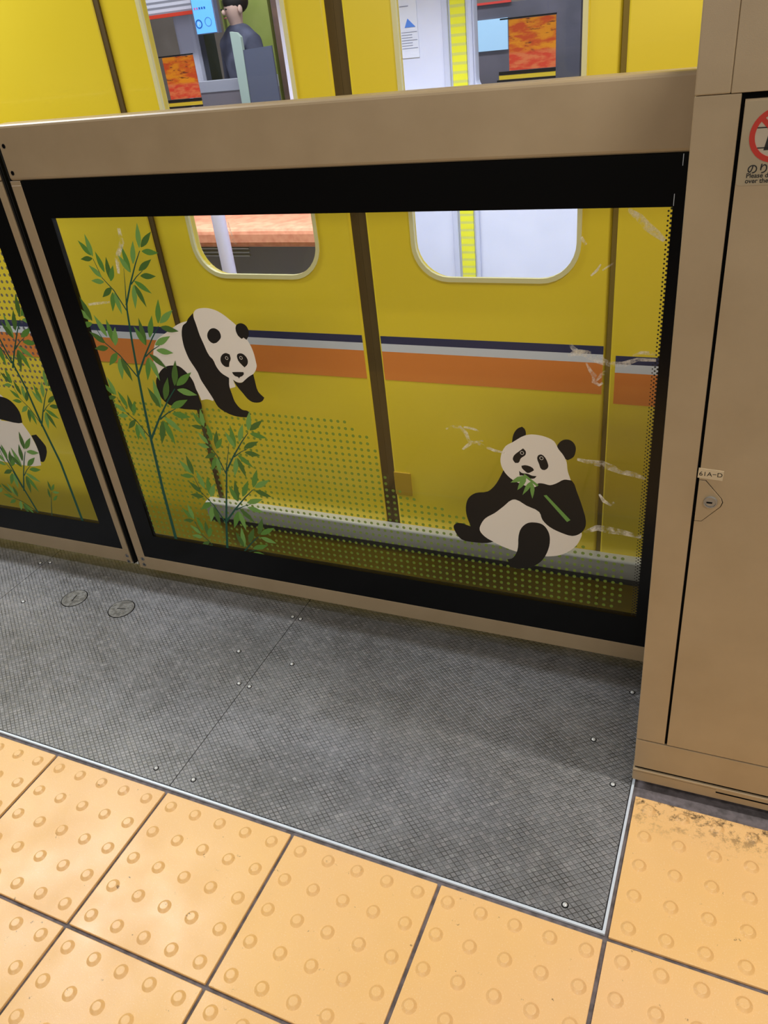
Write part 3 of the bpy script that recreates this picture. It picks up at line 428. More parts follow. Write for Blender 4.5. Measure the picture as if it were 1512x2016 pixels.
  (4, [(-1.1727,.9085),(-1.1734,.9153),(-1.173,.9251),(-1.1709,.9326),(-1.1669,.9406),(-1.1616,.9486),(-1.1554,.9575),(-1.1558,.9467),(-1.1564,.937),(-1.1581,.9283),(-1.1609,.921),(-1.1664,.913),(-1.1711,.908)]),
  (3, [(-1.1614,.8941),(-1.1579,.8996),(-1.1518,.9064),(-1.1458,.9104),(-1.1381,.9136),(-1.1293,.9159),(-1.1194,.9183),(-1.1262,.9107),(-1.1324,.9041),(-1.1388,.8988),(-1.1452,.8954),(-1.1541,.8932),(-1.1606,.8927)]),
  (5, [(-1.1861,.8894),(-1.1896,.8962),(-1.1933,.9066),(-1.1944,.9154),(-1.1941,.9255),(-1.1926,.9364),(-1.1907,.9484),(-1.1866,.9369),(-1.1831,.9265),(-1.181,.9166),(-1.1805,.9077),(-1.1822,.8969),(-1.1845,.8896)]),
  (4, [(-1.1873,.8895),(-1.1923,.8927),(-1.1985,.8985),(-1.2019,.9041),(-1.2043,.9113),(-1.2059,.9195),(-1.2074,.9287),(-1.2005,.9224),(-1.1946,.9165),(-1.19,.9105),(-1.1872,.9045),(-1.1858,.8963),(-1.1858,.8902)]),
  (3, [(-1.1604,.8825),(-1.1554,.8854),(-1.1479,.888),(-1.1416,.8884),(-1.1346,.8871),(-1.1271,.8846),(-1.1188,.8815),(-1.1271,.8785),(-1.1346,.876),(-1.1417,.8749),(-1.1479,.8752),(-1.1554,.878),(-1.1604,.8809)]),
  (5, [(-1.1808,.8709),(-1.1745,.87),(-1.1659,.8673),(-1.1598,.8635),(-1.1538,.8579),(-1.1482,.8509),(-1.1421,.843),(-1.1517,.8459),(-1.1602,.8488),(-1.1675,.8524),(-1.1732,.8568),(-1.1787,.864),(-1.1818,.8696)]),
  (4, [(-1.1849,.8614),(-1.1838,.854),(-1.1837,.8434),(-1.1856,.835),(-1.1892,.8259),(-1.1941,.8166),(-1.1999,.8063),(-1.2,.8181),(-1.1999,.8287),(-1.1986,.8384),(-1.1962,.8466),(-1.191,.8559),(-1.1864,.8618)]),
  (3, [(-1.1826,.8619),(-1.1778,.8567),(-1.1723,.8485),(-1.1695,.841),(-1.1678,.8321),(-1.1673,.8222),(-1.1668,.8111),(-1.173,.8203),(-1.1784,.8286),(-1.1823,.8368),(-1.1845,.8445),(-1.1849,.8544),(-1.1841,.8614)]),
  (4, [(-1.3436,.7751),(-1.3503,.7767),(-1.3591,.7804),(-1.3601,.7812),(-1.3601,.8013),(-1.3538,.7971),(-1.3486,.7917),(-1.3442,.7832),(-1.3422,.7766)]),
  (3, [(-1.3388,.7738),(-1.3439,.7798),(-1.3498,.7892),(-1.3525,.7977),(-1.3536,.8078),(-1.3534,.8189),(-1.3529,.8312),(-1.3464,.8207),(-1.3407,.8112),(-1.3368,.8018),(-1.3349,.7932),(-1.3353,.782),(-1.3369,.7743)]),
  (5, [(-1.3399,.7674),(-1.3441,.7633),(-1.3508,.7589),(-1.3568,.7572),(-1.3601,.757),(-1.3601,.7708),(-1.3599,.7709),(-1.3538,.772),(-1.3458,.7709),(-1.3403,.7691)]),
  (4, [(-1.308,.7365),(-1.3137,.7415),(-1.3204,.7497),(-1.3239,.7574),(-1.326,.7669),(-1.3269,.7774),(-1.3276,.7892),(-1.3201,.7801),(-1.3136,.7717),(-1.3087,.7634),(-1.306,.7554),(-1.3054,.7448),(-1.3061,.7372)]),
  (3, [(-1.319,.7197),(-1.3256,.7201),(-1.3344,.7222),(-1.3404,.7259),(-1.3462,.7316),(-1.3515,.7388),(-1.3572,.7471),(-1.3474,.7447),(-1.3388,.7424),(-1.3314,.7391),(-1.3258,.7347),(-1.3206,.7273),(-1.3179,.7213)]),
  (5, [(-1.2936,.7211),(-1.2972,.7281),(-1.3008,.7388),(-1.3014,.7477),(-1.3002,.7578),(-1.2975,.7686),(-1.2942,.7807),(-1.2902,.7688),(-1.2869,.7582),(-1.2852,.7481),(-1.2854,.7392),(-1.2883,.7284),(-1.2916,.7211)]),
  (4, [(-1.2918,.7157),(-1.2932,.7224),(-1.2933,.7318),(-1.2913,.7389),(-1.2871,.7463),(-1.2814,.7536),(-1.2747,.7617),(-1.2745,.7512),(-1.2746,.7419),(-1.2759,.7335),(-1.2788,.7267),(-1.2848,.7195),(-1.29,.7151)]),
  (3, [(-1.3141,.7079),(-1.3189,.7042),(-1.3263,.7004),(-1.3328,.6993),(-1.3402,.6999),(-1.3483,.7017),(-1.3573,.7041),(-1.349,.7083),(-1.3416,.7119),(-1.3344,.714),(-1.3279,.7143),(-1.3198,.7122),(-1.3143,.7097)]),
  (5, [(-1.291,.6959),(-1.293,.6893),(-1.2972,.6809),(-1.3023,.6755),(-1.3094,.6709),(-1.3179,.667),(-1.3276,.6629),(-1.3229,.6723),(-1.3185,.6806),(-1.3134,.6874),(-1.3078,.6921),(-1.2991,.6959),(-1.2924,.6974)]),
  (4, [(-1.2886,.6842),(-1.2865,.6767),(-1.2852,.6657),(-1.2864,.657),(-1.2897,.6475),(-1.2946,.6377),(-1.3003,.6268),(-1.3018,.639),(-1.3028,.6499),(-1.3024,.66),(-1.3004,.6685),(-1.2953,.6783),(-1.2906,.6846)]),
  (3, [(-1.2838,.6841),(-1.2786,.6779),(-1.2728,.668),(-1.2702,.6592),(-1.2691,.6488),(-1.2694,.6374),(-1.27,.6247),(-1.2765,.6356),(-1.2821,.6456),(-1.286,.6553),(-1.2878,.6643),(-1.2873,.6757),(-1.2857,.6837)]),
  (5, [(-1.1476,.7756),(-1.1486,.7833),(-1.1482,.7943),(-1.1459,.8028),(-1.1416,.8119),(-1.1357,.8211),(-1.129,.8312),(-1.1293,.819),(-1.1299,.8081),(-1.1316,.7982),(-1.1346,.7899),(-1.1407,.7808),(-1.1459,.7751)]),
  (4, [(-1.1419,.7767),(-1.1384,.7832),(-1.1322,.7913),(-1.1257,.7964),(-1.1174,.8007),(-1.1078,.8041),(-1.097,.8077),(-1.1039,.7986),(-1.1103,.7907),(-1.117,.7842),(-1.1239,.7797),(-1.1336,.7765),(-1.1408,.7753)]),
  (3, [(-1.1424,.7672),(-1.1362,.7693),(-1.1273,.7708),(-1.1202,.77),(-1.1124,.7672),(-1.1044,.763),(-1.0956,.7581),(-1.1056,.7564),(-1.1145,.7551),(-1.1227,.7552),(-1.1297,.7568),(-1.1376,.7612),(-1.1427,.7654)]),
  (5, [(-1.1826,.7405),(-1.1828,.7482),(-1.1813,.7589),(-1.1782,.7669),(-1.173,.7754),(-1.1662,.7837),(-1.1585,.7929),(-1.1601,.781),(-1.1617,.7704),(-1.1645,.7609),(-1.1683,.7531),(-1.1753,.7448),(-1.181,.7398)]),
  (4, [(-1.1717,.7234),(-1.1672,.7291),(-1.1598,.736),(-1.1527,.7398),(-1.1438,.7426),(-1.1339,.7443),(-1.1227,.7459),(-1.131,.7382),(-1.1385,.7315),(-1.1462,.7263),(-1.1536,.7232),(-1.1637,.7217),(-1.1709,.7218)]),
  (3, [(-1.1995,.7208),(-1.2027,.7287),(-1.2056,.7405),(-1.206,.7504),(-1.2046,.7615),(-1.2018,.7734),(-1.1984,.7865),(-1.1951,.7734),(-1.1923,.7615),(-1.191,.7503),(-1.1914,.7405),(-1.1944,.7287),(-1.1977,.7208)]),
  (5, [(-1.2007,.7209),(-1.206,.7251),(-1.2122,.7321),(-1.2154,.7387),(-1.2174,.7469),(-1.2182,.7561),(-1.2189,.7664),(-1.212,.7587),(-1.206,.7517),(-1.2016,.7445),(-1.1991,.7376),(-1.1984,.7283),(-1.1991,.7216)]),
  (4, [(-1.1717,.7105),(-1.1659,.7132),(-1.1573,.7153),(-1.1504,.715),(-1.1427,.7129),(-1.1347,.7094),(-1.1258,.7051),(-1.1353,.7027),(-1.1439,.7007),(-1.1519,.7001),(-1.1587,.7012),(-1.1667,.705),(-1.1719,.7087)]),
  (3, [(-1.1955,.6998),(-1.1886,.6982),(-1.1794,.6943),(-1.173,.6894),(-1.167,.6826),(-1.1615,.6743),(-1.1556,.6649),(-1.1659,.6692),(-1.175,.6732),(-1.1827,.678),(-1.1886,.6834),(-1.1939,.6919),(-1.1967,.6984)]),
  (5, [(-1.201,.6897),(-1.2005,.6814),(-1.2016,.6697),(-1.2045,.6606),(-1.2094,.6509),(-1.2159,.6411),(-1.2233,.6303),(-1.2222,.6434),(-1.2209,.6551),(-1.2186,.6657),(-1.215,.6745),(-1.2083,.6842),(-1.2027,.6903)]),
  (4, [(-1.1984,.69),(-1.1937,.6838),(-1.1884,.6741),(-1.1861,.6656),(-1.1852,.6555),(-1.1855,.6445),(-1.1862,.6322),(-1.1921,.643),(-1.1972,.6528),(-1.2007,.6622),(-1.2023,.671),(-1.2017,.682),(-1.2001,.6896)]),
  (5, [(-1.3402,.5853),(-1.3458,.5867),(-1.353,.59),(-1.3577,.5941),(-1.3601,.5976),(-1.3601,.6108),(-1.354,.6079),(-1.3482,.6038),(-1.344,.5992),(-1.3406,.592),(-1.3391,.5865)]),
  (4, [(-1.3362,.5841),(-1.3404,.5891),(-1.3451,.5972),(-1.3471,.6043),(-1.3478,.6127),(-1.3474,.6219),(-1.3467,.6322),(-1.3415,.6233),(-1.337,.6152),(-1.3339,.6073),(-1.3326,.6001),(-1.3332,.5908),(-1.3347,.5844)]),
  (3, [(-1.3373,.5788),(-1.3409,.5755),(-1.3466,.572),(-1.3516,.5707),(-1.3576,.5705),(-1.3601,.5708),(-1.3601,.5796),(-1.3594,.58),(-1.3539,.5822),(-1.3487,.5829),(-1.3422,.5818),(-1.3376,.5802)]),
  (5, [(-1.3115,.5523),(-1.3161,.5566),(-1.3215,.5636),(-1.3242,.5701),(-1.3258,.578),(-1.3263,.5868),(-1.3266,.5966),(-1.3206,.5889),(-1.3154,.5818),(-1.3115,.5747),(-1.3094,.568),(-1.3091,.5592),(-1.3099,.5529)]),
  (4, [(-1.3211,.5386),(-1.3265,.5391),(-1.3338,.5411),(-1.3387,.5443),(-1.3434,.5492),(-1.3476,.5553),(-1.3521,.5623),(-1.3441,.5601),(-1.3369,.558),(-1.3309,.555),(-1.3263,.5513),(-1.3222,.545),(-1.3201,.5399)]),
  (3, [(-1.2998,.5392),(-1.3028,.5451),(-1.3055,.5541),(-1.3058,.5615),(-1.3046,.5699),(-1.3021,.5788),(-1.299,.5888),(-1.296,.5788),(-1.2935,.5699),(-1.2923,.5615),(-1.2926,.5541),(-1.2953,.5451),(-1.2982,.5392)]),
  (5, [(-1.2985,.5347),(-1.2995,.5403),(-1.2994,.5481),(-1.2975,.554),(-1.2939,.56),(-1.289,.566),(-1.2832,.5725),(-1.2833,.5638),(-1.2836,.5561),(-1.2849,.5491),(-1.2874,.5435),(-1.2926,.5377),(-1.297,.5341)]),
  (4, [(-1.3172,.5287),(-1.3213,.5257),(-1.3276,.5228),(-1.333,.522),(-1.3392,.5226),(-1.3458,.5244),(-1.3532,.5265),(-1.3463,.5299),(-1.34,.5326),(-1.334,.5342),(-1.3285,.5344),(-1.3219,.5325),(-1.3173,.5302)]),
  (3, [(-1.2983,.5182),(-1.3001,.5128),(-1.3038,.5059),(-1.3082,.5015),(-1.3142,.4978),(-1.3213,.4948),(-1.3295,.4916),(-1.3254,.4993),(-1.3215,.5061),(-1.3171,.5116),(-1.3123,.5155),(-1.305,.5183),(-1.2994,.5194)]),
  (5, [(-1.2966,.5084),(-1.295,.5021),(-1.2942,.493),(-1.2954,.4857),(-1.2983,.4779),(-1.3026,.4698),(-1.3076,.461),(-1.3086,.4711),(-1.3092,.4802),(-1.3086,.4886),(-1.3067,.4957),(-1.3023,.5037),(-1.2982,.5088)]),
  (4, [(-1.2926,.5083),(-1.2884,.5029),(-1.2838,.4946),(-1.2818,.4872),(-1.2812,.4785),(-1.2817,.4691),(-1.2825,.4585),(-1.2876,.4677),(-1.292,.4761),(-1.2951,.4843),(-1.2964,.4918),(-1.2957,.5013),(-1.2941,.5079)]),
  (3, [(-1.148,.6235),(-1.149,.6324),(-1.1485,.645),(-1.1458,.6548),(-1.1408,.6653),(-1.134,.6758),(-1.1261,.6875),(-1.1266,.6734),(-1.1273,.6609),(-1.1294,.6495),(-1.1329,.64),(-1.14,.6295),(-1.146,.6229)]),
  (5, [(-1.1413,.6248),(-1.1373,.6322),(-1.1301,.6415),(-1.1226,.6473),(-1.113,.6522),(-1.1019,.6562),(-1.0894,.6602),(-1.0975,.6498),(-1.1048,.6407),(-1.1127,.6332),(-1.1206,.6281),(-1.1318,.6244),(-1.1401,.6231)]),
  (4, [(-1.142,.6138),(-1.1349,.6163),(-1.1245,.6179),(-1.1164,.6169),(-1.1075,.6137),(-1.0983,.6088),(-1.0882,.603),(-1.0997,.6011),(-1.11,.5997),(-1.1194,.5999),(-1.1275,.6017),(-1.1366,.6069),(-1.1424,.6117)]),
  (3, [(-1.1885,.5833),(-1.1887,.5921),(-1.1869,.6045),(-1.1832,.6138),(-1.1772,.6234),(-1.1693,.633),(-1.1603,.6436),(-1.1623,.6298),(-1.1642,.6176),(-1.1675,.6067),(-1.1719,.5978),(-1.18,.5883),(-1.1867,.5825)]),
  (5, [(-1.176,.5636),(-1.1709,.5701),(-1.1622,.578),(-1.154,.5824),(-1.1438,.5855),(-1.1323,.5873),(-1.1195,.5891),(-1.129,.5803),(-1.1378,.5727),(-1.1466,.5667),(-1.1552,.5632),(-1.1668,.5615),(-1.1751,.5617)]),
  (4, [(-1.208,.5607),(-1.2117,.5698),(-1.215,.5835),(-1.2154,.5948),(-1.2137,.6077),(-1.2104,.6213),(-1.2064,.6364),(-1.2026,.6213),(-1.1996,.6076),(-1.1981,.5947),(-1.1986,.5834),(-1.2022,.5697),(-1.206,.5607)]),
  (3, [(-1.2095,.5609),(-1.2155,.5657),(-1.2226,.5738),(-1.2263,.5815),(-1.2285,.5909),(-1.2295,.6015),(-1.2302,.6134),(-1.2223,.6045),(-1.2154,.5963),(-1.2103,.5881),(-1.2075,.5801),(-1.2068,.5694),(-1.2076,.5617)]),
  (5, [(-1.1762,.5487),(-1.1694,.5517),(-1.1595,.5542),(-1.1516,.5538),(-1.1427,.5513),(-1.1335,.5471),(-1.1233,.5422),(-1.1343,.5394),(-1.1442,.5372),(-1.1533,.5366),(-1.1612,.5378),(-1.1704,.5423),(-1.1764,.5466)]),
  (4, [(-1.2037,.5365),(-1.1957,.5346),(-1.1851,.5301),(-1.1778,.5244),(-1.1709,.5165),(-1.1646,.5069),(-1.1578,.496),(-1.1697,.501),(-1.1801,.5057),(-1.189,.5113),(-1.1957,.5176),(-1.2018,.5274),(-1.205,.5349)]),
  (3, [(-1.21,.5249),(-1.2095,.5154),(-1.2108,.5018),(-1.2142,.4914),(-1.2199,.4803),(-1.2274,.469),(-1.2361,.4566),(-1.2347,.4717),(-1.2332,.4851),(-1.2304,.4973),(-1.2262,.5075),(-1.2185,.5186),(-1.212,.5256)]),
  (5, [(-1.207,.5252),(-1.2016,.5181),(-1.1956,.5069),(-1.193,.497),(-1.192,.4854),(-1.1925,.4727),(-1.1934,.4586),(-1.2001,.4711),(-1.2058,.4823),(-1.2099,.4933),(-1.2116,.5033),(-1.2109,.516),(-1.209,.5248)]),
 ],
 'bamboo_short': [
  (6, [(-1.1205,.1568),(-1.1021,.2402),(-1.0619,.394),(-1.0564,.4092),(-1.0535,.4083),(-1.0575,.3929),(-1.0963,.2388),(-1.1129,.1565),(-1.1191,.1565)]),
  (6, [(-1.0632,.3911),(-1.0761,.4409),(-1.094,.4721),(-1.0964,.5145),(-1.095,.5146),(-1.092,.4727),(-1.0736,.4419),(-1.0599,.3919)]),
  (6, [(-1.0636,.398),(-1.0285,.447),(-.9942,.4901),(-.9703,.5158),(-.9689,.5145),(-.9919,.4882),(-1.0253,.4446),(-1.0593,.3951)]),
  (6, [(-1.0267,.445),(-1.0041,.4605),(-.9804,.4726),(-.9798,.4715),(-1.0029,.4587),(-1.0249,.4425)]),
  (6, [(-1.0612,.401),(-1.045,.4434),(-1.0315,.4808),(-1.0307,.4806),(-1.0432,.4427),(-1.0582,.3999)]),
  (6, [(-1.1015,.2373),(-1.1266,.2917),(-1.1536,.3236),(-1.1652,.3715),(-1.1637,.3719),(-1.1515,.3246),(-1.1239,.2933),(-1.0979,.239)]),
  (6, [(-1.1041,.2409),(-1.0618,.2893),(-1.0208,.3315),(-.9928,.3563),(-.9915,.3549),(-1.0186,.3293),(-1.0586,.2864),(-1.0999,.2373)]),
  (6, [(-1.06,.287),(-1.0344,.3011),(-1.008,.3114),(-1.0075,.3102),(-1.0334,.299),(-1.0584,.2841)]),
  (6, [(-1.1645,.1565),(-1.1677,.1628),(-1.1917,.1894),(-1.203,.2303),(-1.2017,.2306),(-1.1899,.1904),(-1.1654,.1642),(-1.1614,.1565)]),
  (6, [(-1.0651,.1565),(-1.0349,.1885),(-1.0075,.2135),(-1.0062,.2121),(-1.0327,.1863),(-1.0597,.1565)]),
  (6, [(-1.0508,.1565),(-1.048,.1581),(-1.0219,.1687),(-1.0214,.1675),(-1.0461,.1565)]),
  (5, [(-1.0979,.5221),(-1.1027,.525),(-1.1086,.5302),(-1.1118,.5354),(-1.114,.5421),(-1.1154,.5497),(-1.1166,.5584),(-1.1101,.5526),(-1.1044,.5473),(-1.1001,.5418),(-1.0974,.5363),(-1.0963,.5285),(-1.0965,.5229)]),
  (4, [(-1.0945,.5198),(-1.097,.5258),(-1.0991,.5347),(-1.0989,.5419),(-1.0972,.5501),(-1.0941,.5586),(-1.0905,.5681),(-1.0882,.5582),(-1.0863,.5494),(-1.0856,.5411),(-1.0864,.5338),(-1.0896,.5253),(-1.0929,.5197)]),
  (3, [(-1.097,.5151),(-1.1014,.5131),(-1.1077,.5113),(-1.1128,.5116),(-1.1185,.5132),(-1.1244,.5159),(-1.1309,.5191),(-1.1239,.5211),(-1.1175,.5226),(-1.1117,.5231),(-1.1066,.5223),(-1.1007,.5194),(-1.0969,.5165)]),
  (5, [(-1.0802,.4828),(-1.0834,.4881),(-1.0865,.4963),(-1.0872,.5032),(-1.0864,.5111),(-1.0843,.5195),(-1.0818,.5289),(-1.0783,.5198),(-1.0755,.5116),(-1.0739,.5039),(-1.0738,.4969),(-1.0761,.4885),(-1.0786,.4828)]),
  (4, [(-1.0932,.4726),(-1.0982,.4746),(-1.1045,.4786),(-1.1082,.483),(-1.1112,.4889),(-1.1135,.4959),(-1.1157,.5038),(-1.1088,.4995),(-1.1027,.4954),(-1.0978,.4909),(-1.0946,.486),(-1.0925,.4789),(-1.092,.4736)]),
  (3, [(-1.0731,.467),(-1.0741,.4735),(-1.0741,.4827),(-1.0723,.4898),(-1.0687,.4974),(-1.0638,.5051),(-1.058,.5135),(-1.058,.5033),(-1.0582,.4942),(-1.0595,.4859),(-1.062,.479),(-1.0671,.4713),(-1.0715,.4666)]),
  (5, [(-1.0731,.4624),(-1.0724,.468),(-1.0701,.4753),(-1.0666,.4803),(-1.0615,.485),(-1.0551,.4892),(-1.0478,.4937),(-1.0504,.4855),(-1.0529,.4783),(-1.0561,.4721),(-1.0601,.4676),(-1.0666,.4635),(-1.0719,.4614)]),
  (4, [(-1.0924,.4621),(-1.0972,.4605),(-1.1039,.4595),(-1.1092,.4603),(-1.1149,.4627),(-1.1207,.4662),(-1.127,.4704),(-1.1195,.4716),(-1.1128,.4724),(-1.1066,.4722),(-1.1015,.4707),(-1.0957,.467),(-1.0921,.4636)]),
  (3, [(-1.0777,.4468),(-1.0809,.4422),(-1.0863,.4367),(-1.0917,.4339),(-1.0985,.4321),(-1.1061,.4313),(-1.1147,.4307),(-1.1086,.4368),(-1.103,.4421),(-1.0973,.446),(-1.0916,.4482),(-1.0839,.4489),(-1.0783,.4483)]),
  (5, [(-1.0788,.4371),(-1.0791,.4307),(-1.081,.4218),(-1.0842,.4154),(-1.0892,.4088),(-1.0956,.4025),(-1.1029,.3955),(-1.1008,.4054),(-1.0988,.4141),(-1.0959,.4218),(-1.0921,.428),(-1.0855,.4342),(-1.0802,.4379)]),
  (4, [(-1.0751,.4358),(-1.0727,.4296),(-1.0708,.4204),(-1.071,.4129),(-1.0729,.4045),(-1.0761,.3957),(-1.0798,.386),(-1.082,.3962),(-1.0838,.4053),(-1.0843,.4139),(-1.0834,.4214),(-1.08,.4301),(-1.0767,.4359)]),
  (4, [(-.9689,.5223),(-.9698,.5294),(-.9696,.5396),(-.9675,.5475),(-.9636,.556),(-.9582,.5646),(-.952,.5741),(-.9522,.5628),(-.9527,.5526),(-.9542,.5434),(-.9569,.5357),(-.9625,.5271),(-.9673,.5218)]),
  (3, [(-.9635,.5234),(-.9604,.5294),(-.9547,.537),(-.9487,.5418),(-.941,.5458),(-.9321,.5491),(-.9221,.5526),(-.9284,.5441),(-.9343,.5366),(-.9405,.5305),(-.9468,.5263),(-.9559,.5232),(-.9625,.522)]),
  (5, [(-.964,.5144),(-.9582,.5165),(-.9499,.518),(-.9433,.5172),(-.9361,.5148),(-.9286,.5109),(-.9204,.5064),(-.9296,.5047),(-.9379,.5035),(-.9456,.5035),(-.9521,.5049),(-.9595,.509),(-.9642,.5128)]),
  (4, [(-1.0012,.4893),(-1.0014,.4964),(-1.0001,.5064),(-.9972,.5139),(-.9925,.5218),(-.9863,.5297),(-.9791,.5383),(-.9805,.5272),(-.982,.5173),(-.9844,.5084),(-.9879,.5011),(-.9943,.4934),(-.9996,.4886)]),
  (3, [(-.9908,.4735),(-.9867,.4789),(-.9799,.4853),(-.9733,.4889),(-.9651,.4916),(-.9558,.4932),(-.9455,.4948),(-.9531,.4876),(-.96,.4813),(-.9671,.4764),(-.974,.4734),(-.9834,.472),(-.9901,.472)]),
  (5, [(-1.0166,.4708),(-1.0197,.4781),(-1.0225,.4891),(-1.023,.4983),(-1.0218,.5087),(-1.0193,.5197),(-1.0162,.5319),(-1.013,.5197),(-1.0103,.5088),(-1.009,.4984),(-1.0093,.4892),(-1.012,.4782),(-1.015,.4708)]),
  (4, [(-1.0178,.4709),(-1.0227,.4748),(-1.0286,.4812),(-1.0316,.4873),(-1.0335,.4949),(-1.0344,.5035),(-1.0352,.5131),(-1.0287,.506),(-1.023,.4995),(-1.0188,.4929),(-1.0164,.4864),(-1.0157,.4778),(-1.0163,.4716)]),
  (3, [(-.9908,.4615),(-.9854,.464),(-.9774,.4661),(-.9709,.4659),(-.9638,.464),(-.9563,.4607),(-.948,.4569),(-.9568,.4545),(-.9648,.4526),(-.9722,.452),(-.9786,.4529),(-.986,.4564),(-.9909,.4598)]),
  (5, [(-1.0128,.4513),(-1.0063,.4499),(-.9977,.4463),(-.9918,.4419),(-.9861,.4356),(-.9809,.4279),(-.9753,.4192),(-.9849,.4231),(-.9934,.4268),(-1.0007,.4311),(-1.0062,.4361),(-1.0112,.444),(-1.0139,.45)]),
  (4, [(-1.0178,.4419),(-1.0173,.4342),(-1.0182,.4232),(-1.0208,.4148),(-1.0252,.4057),(-1.0312,.3965),(-1.038,.3864),(-1.0371,.3986),(-1.036,.4095),(-1.0339,.4194),(-1.0307,.4276),(-1.0245,.4367),(-1.0194,.4424)]),
  (3, [(-1.0154,.4422),(-1.0109,.4365),(-1.0059,.4275),(-1.0037,.4195),(-1.0028,.4102),(-1.003,.4),(-1.0035,.3886),(-1.0091,.3985),(-1.0139,.4075),(-1.0173,.4163),(-1.0188,.4244),(-1.0184,.4347),(-1.017,.4418)]),
  (4, [(-1.1685,.3799),(-1.1747,.3823),(-1.1824,.387),(-1.1872,.3923),(-1.1912,.3994),(-1.1943,.4079),(-1.1975,.4175),(-1.1889,.4123),(-1.1813,.4074),(-1.1751,.402),(-1.171,.3962),(-1.168,.3876),(-1.1671,.3811)]),
  (3, [(-1.1641,.378),(-1.1682,.3843),(-1.1725,.3941),(-1.1738,.4024),(-1.1736,.4121),(-1.1719,.4225),(-1.1697,.4341),(-1.165,.4233),(-1.1609,.4136),(-1.1585,.4042),(-1.1579,.3958),(-1.1598,.3853),(-1.1623,.3782)]),
  (5, [(-1.1661,.3721),(-1.1706,.3689),(-1.1775,.3656),(-1.1834,.3648),(-1.1902,.3654),(-1.1975,.3673),(-1.2057,.3697),(-1.198,.3733),(-1.1911,.3764),(-1.1845,.3782),(-1.1785,.3783),(-1.1712,.3762),(-1.1662,.3738)]),
  (4, [(-1.1401,.3386),(-1.1449,.3441),(-1.1501,.3528),(-1.1523,.3605),(-1.1531,.3697),(-1.1525,.3798),(-1.1516,.391),(-1.1457,.3814),(-1.1407,.3727),(-1.1372,.3641),(-1.1358,.3562),(-1.1366,.3461),(-1.1383,.3391)]),
  (3, [(-1.1528,.3243),(-1.159,.3255),(-1.167,.3288),(-1.1722,.333),(-1.1768,.3392),(-1.1809,.3467),(-1.1851,.3553),(-1.1762,.3518),(-1.1684,.3484),(-1.1619,.3442),(-1.1572,.3394),(-1.1533,.3317),(-1.1516,.3257)]),
  (5, [(-1.1286,.3221),(-1.1312,.3293),(-1.1331,.3398),(-1.1325,.3483),(-1.13,.3577),(-1.1259,.3676),(-1.1212,.3785),(-1.119,.3668),(-1.1173,.3563),(-1.1171,.3465),(-1.1184,.3381),(-1.1227,.3283),(-1.1268,.3219)]),
  (4, [(-1.1277,.3169),(-1.1281,.3234),(-1.127,.3323),(-1.1241,.3387),(-1.1191,.3451),(-1.1127,.3512),(-1.1053,.3579),(-1.1065,.348),(-1.1079,.3392),(-1.1103,.3315),(-1.1139,.3255),(-1.1205,.3194),(-1.1261,.316)]),
  (3, [(-1.1498,.3125),(-1.1548,.3096),(-1.1624,.3071),(-1.1686,.3069),(-1.1756,.3084),(-1.1829,.3113),(-1.1911,.3147),(-1.1827,.3176),(-1.1752,.32),(-1.1681,.321),(-1.1619,.3204),(-1.1546,.3174),(-1.1497,.3142)]),
  (5, [(-1.1297,.2981),(-1.1324,.2921),(-1.1375,.2847),(-1.143,.2804),(-1.1504,.2769),(-1.1589,.2744),(-1.1686,.2719),(-1.1629,.2801),(-1.1577,.2873),(-1.1519,.293),(-1.146,.2968),(-1.1373,.2991),(-1.1307,.2996)]),
  (4, [(-1.129,.2867),(-1.128,.2793),(-1.1283,.2688),(-1.1306,.2607),(-1.135,.2522),(-1.1409,.2436),(-1.1478,.2341),(-1.1475,.2458),(-1.147,.2563),(-1.1453,.2657),(-1.1422,.2735),(-1.136,.282),(-1.1307,.2873)]),
  (3, [(-1.1244,.286),(-1.1204,.2794),(-1.1162,.2693),(-1.115,.2606),(-1.1154,.2506),(-1.1171,.2399),(-1.1194,.228),(-1.1241,.2392),(-1.128,.2494),(-1.1304,.259),(-1.1309,.2678),(-1.1289,.2785),(-1.1263,.2858)]),
  (5, [(-.9906,.3631),(-.9909,.3708),(-.9896,.3816),(-.9865,.3898),(-.9815,.3984),(-.9749,.407),(-.9673,.4165),(-.9687,.4044),(-.9702,.3937),(-.9728,.384),(-.9765,.3761),(-.9833,.3676),(-.989,.3624)]),
  (4, [(-.9848,.3637),(-.9808,.3697),(-.974,.3773),(-.9672,.3817),(-.9585,.3852),(-.9487,.3878),(-.9377,.3904),(-.9453,.3821),(-.9523,.3747),(-.9596,.3689),(-.9668,.3651),(-.9767,.3627),(-.9839,.3621)]),
  (3, [(-.9862,.3542),(-.9799,.3559),(-.9709,.3566),(-.9639,.3551),(-.9565,.3517),(-.949,.3468),(-.9407,.3412),(-.9507,.3404),(-.9596,.3399),(-.9678,.3407),(-.9745,.3429),(-.982,.348),(-.9866,.3525)]),
  (5, [(-1.0283,.3314),(-1.0278,.339),(-1.0254,.3494),(-1.0216,.3571),(-1.0157,.365),(-1.0083,.3727),(-.9998,.3812),(-1.0024,.3695),(-1.005,.3591),(-1.0085,.3499),(-1.013,.3426),(-1.0206,.335),(-1.0268,.3305)]),
  (4, [(-1.019,.3135),(-1.0141,.3188),(-1.0061,.325),(-.9987,.3281),(-.9897,.33),(-.9797,.3308),(-.9686,.3315),(-.9774,.3246),(-.9854,.3186),(-.9935,.3142),(-1.0011,.3117),(-1.0112,.3111),(-1.0183,.3119)]),
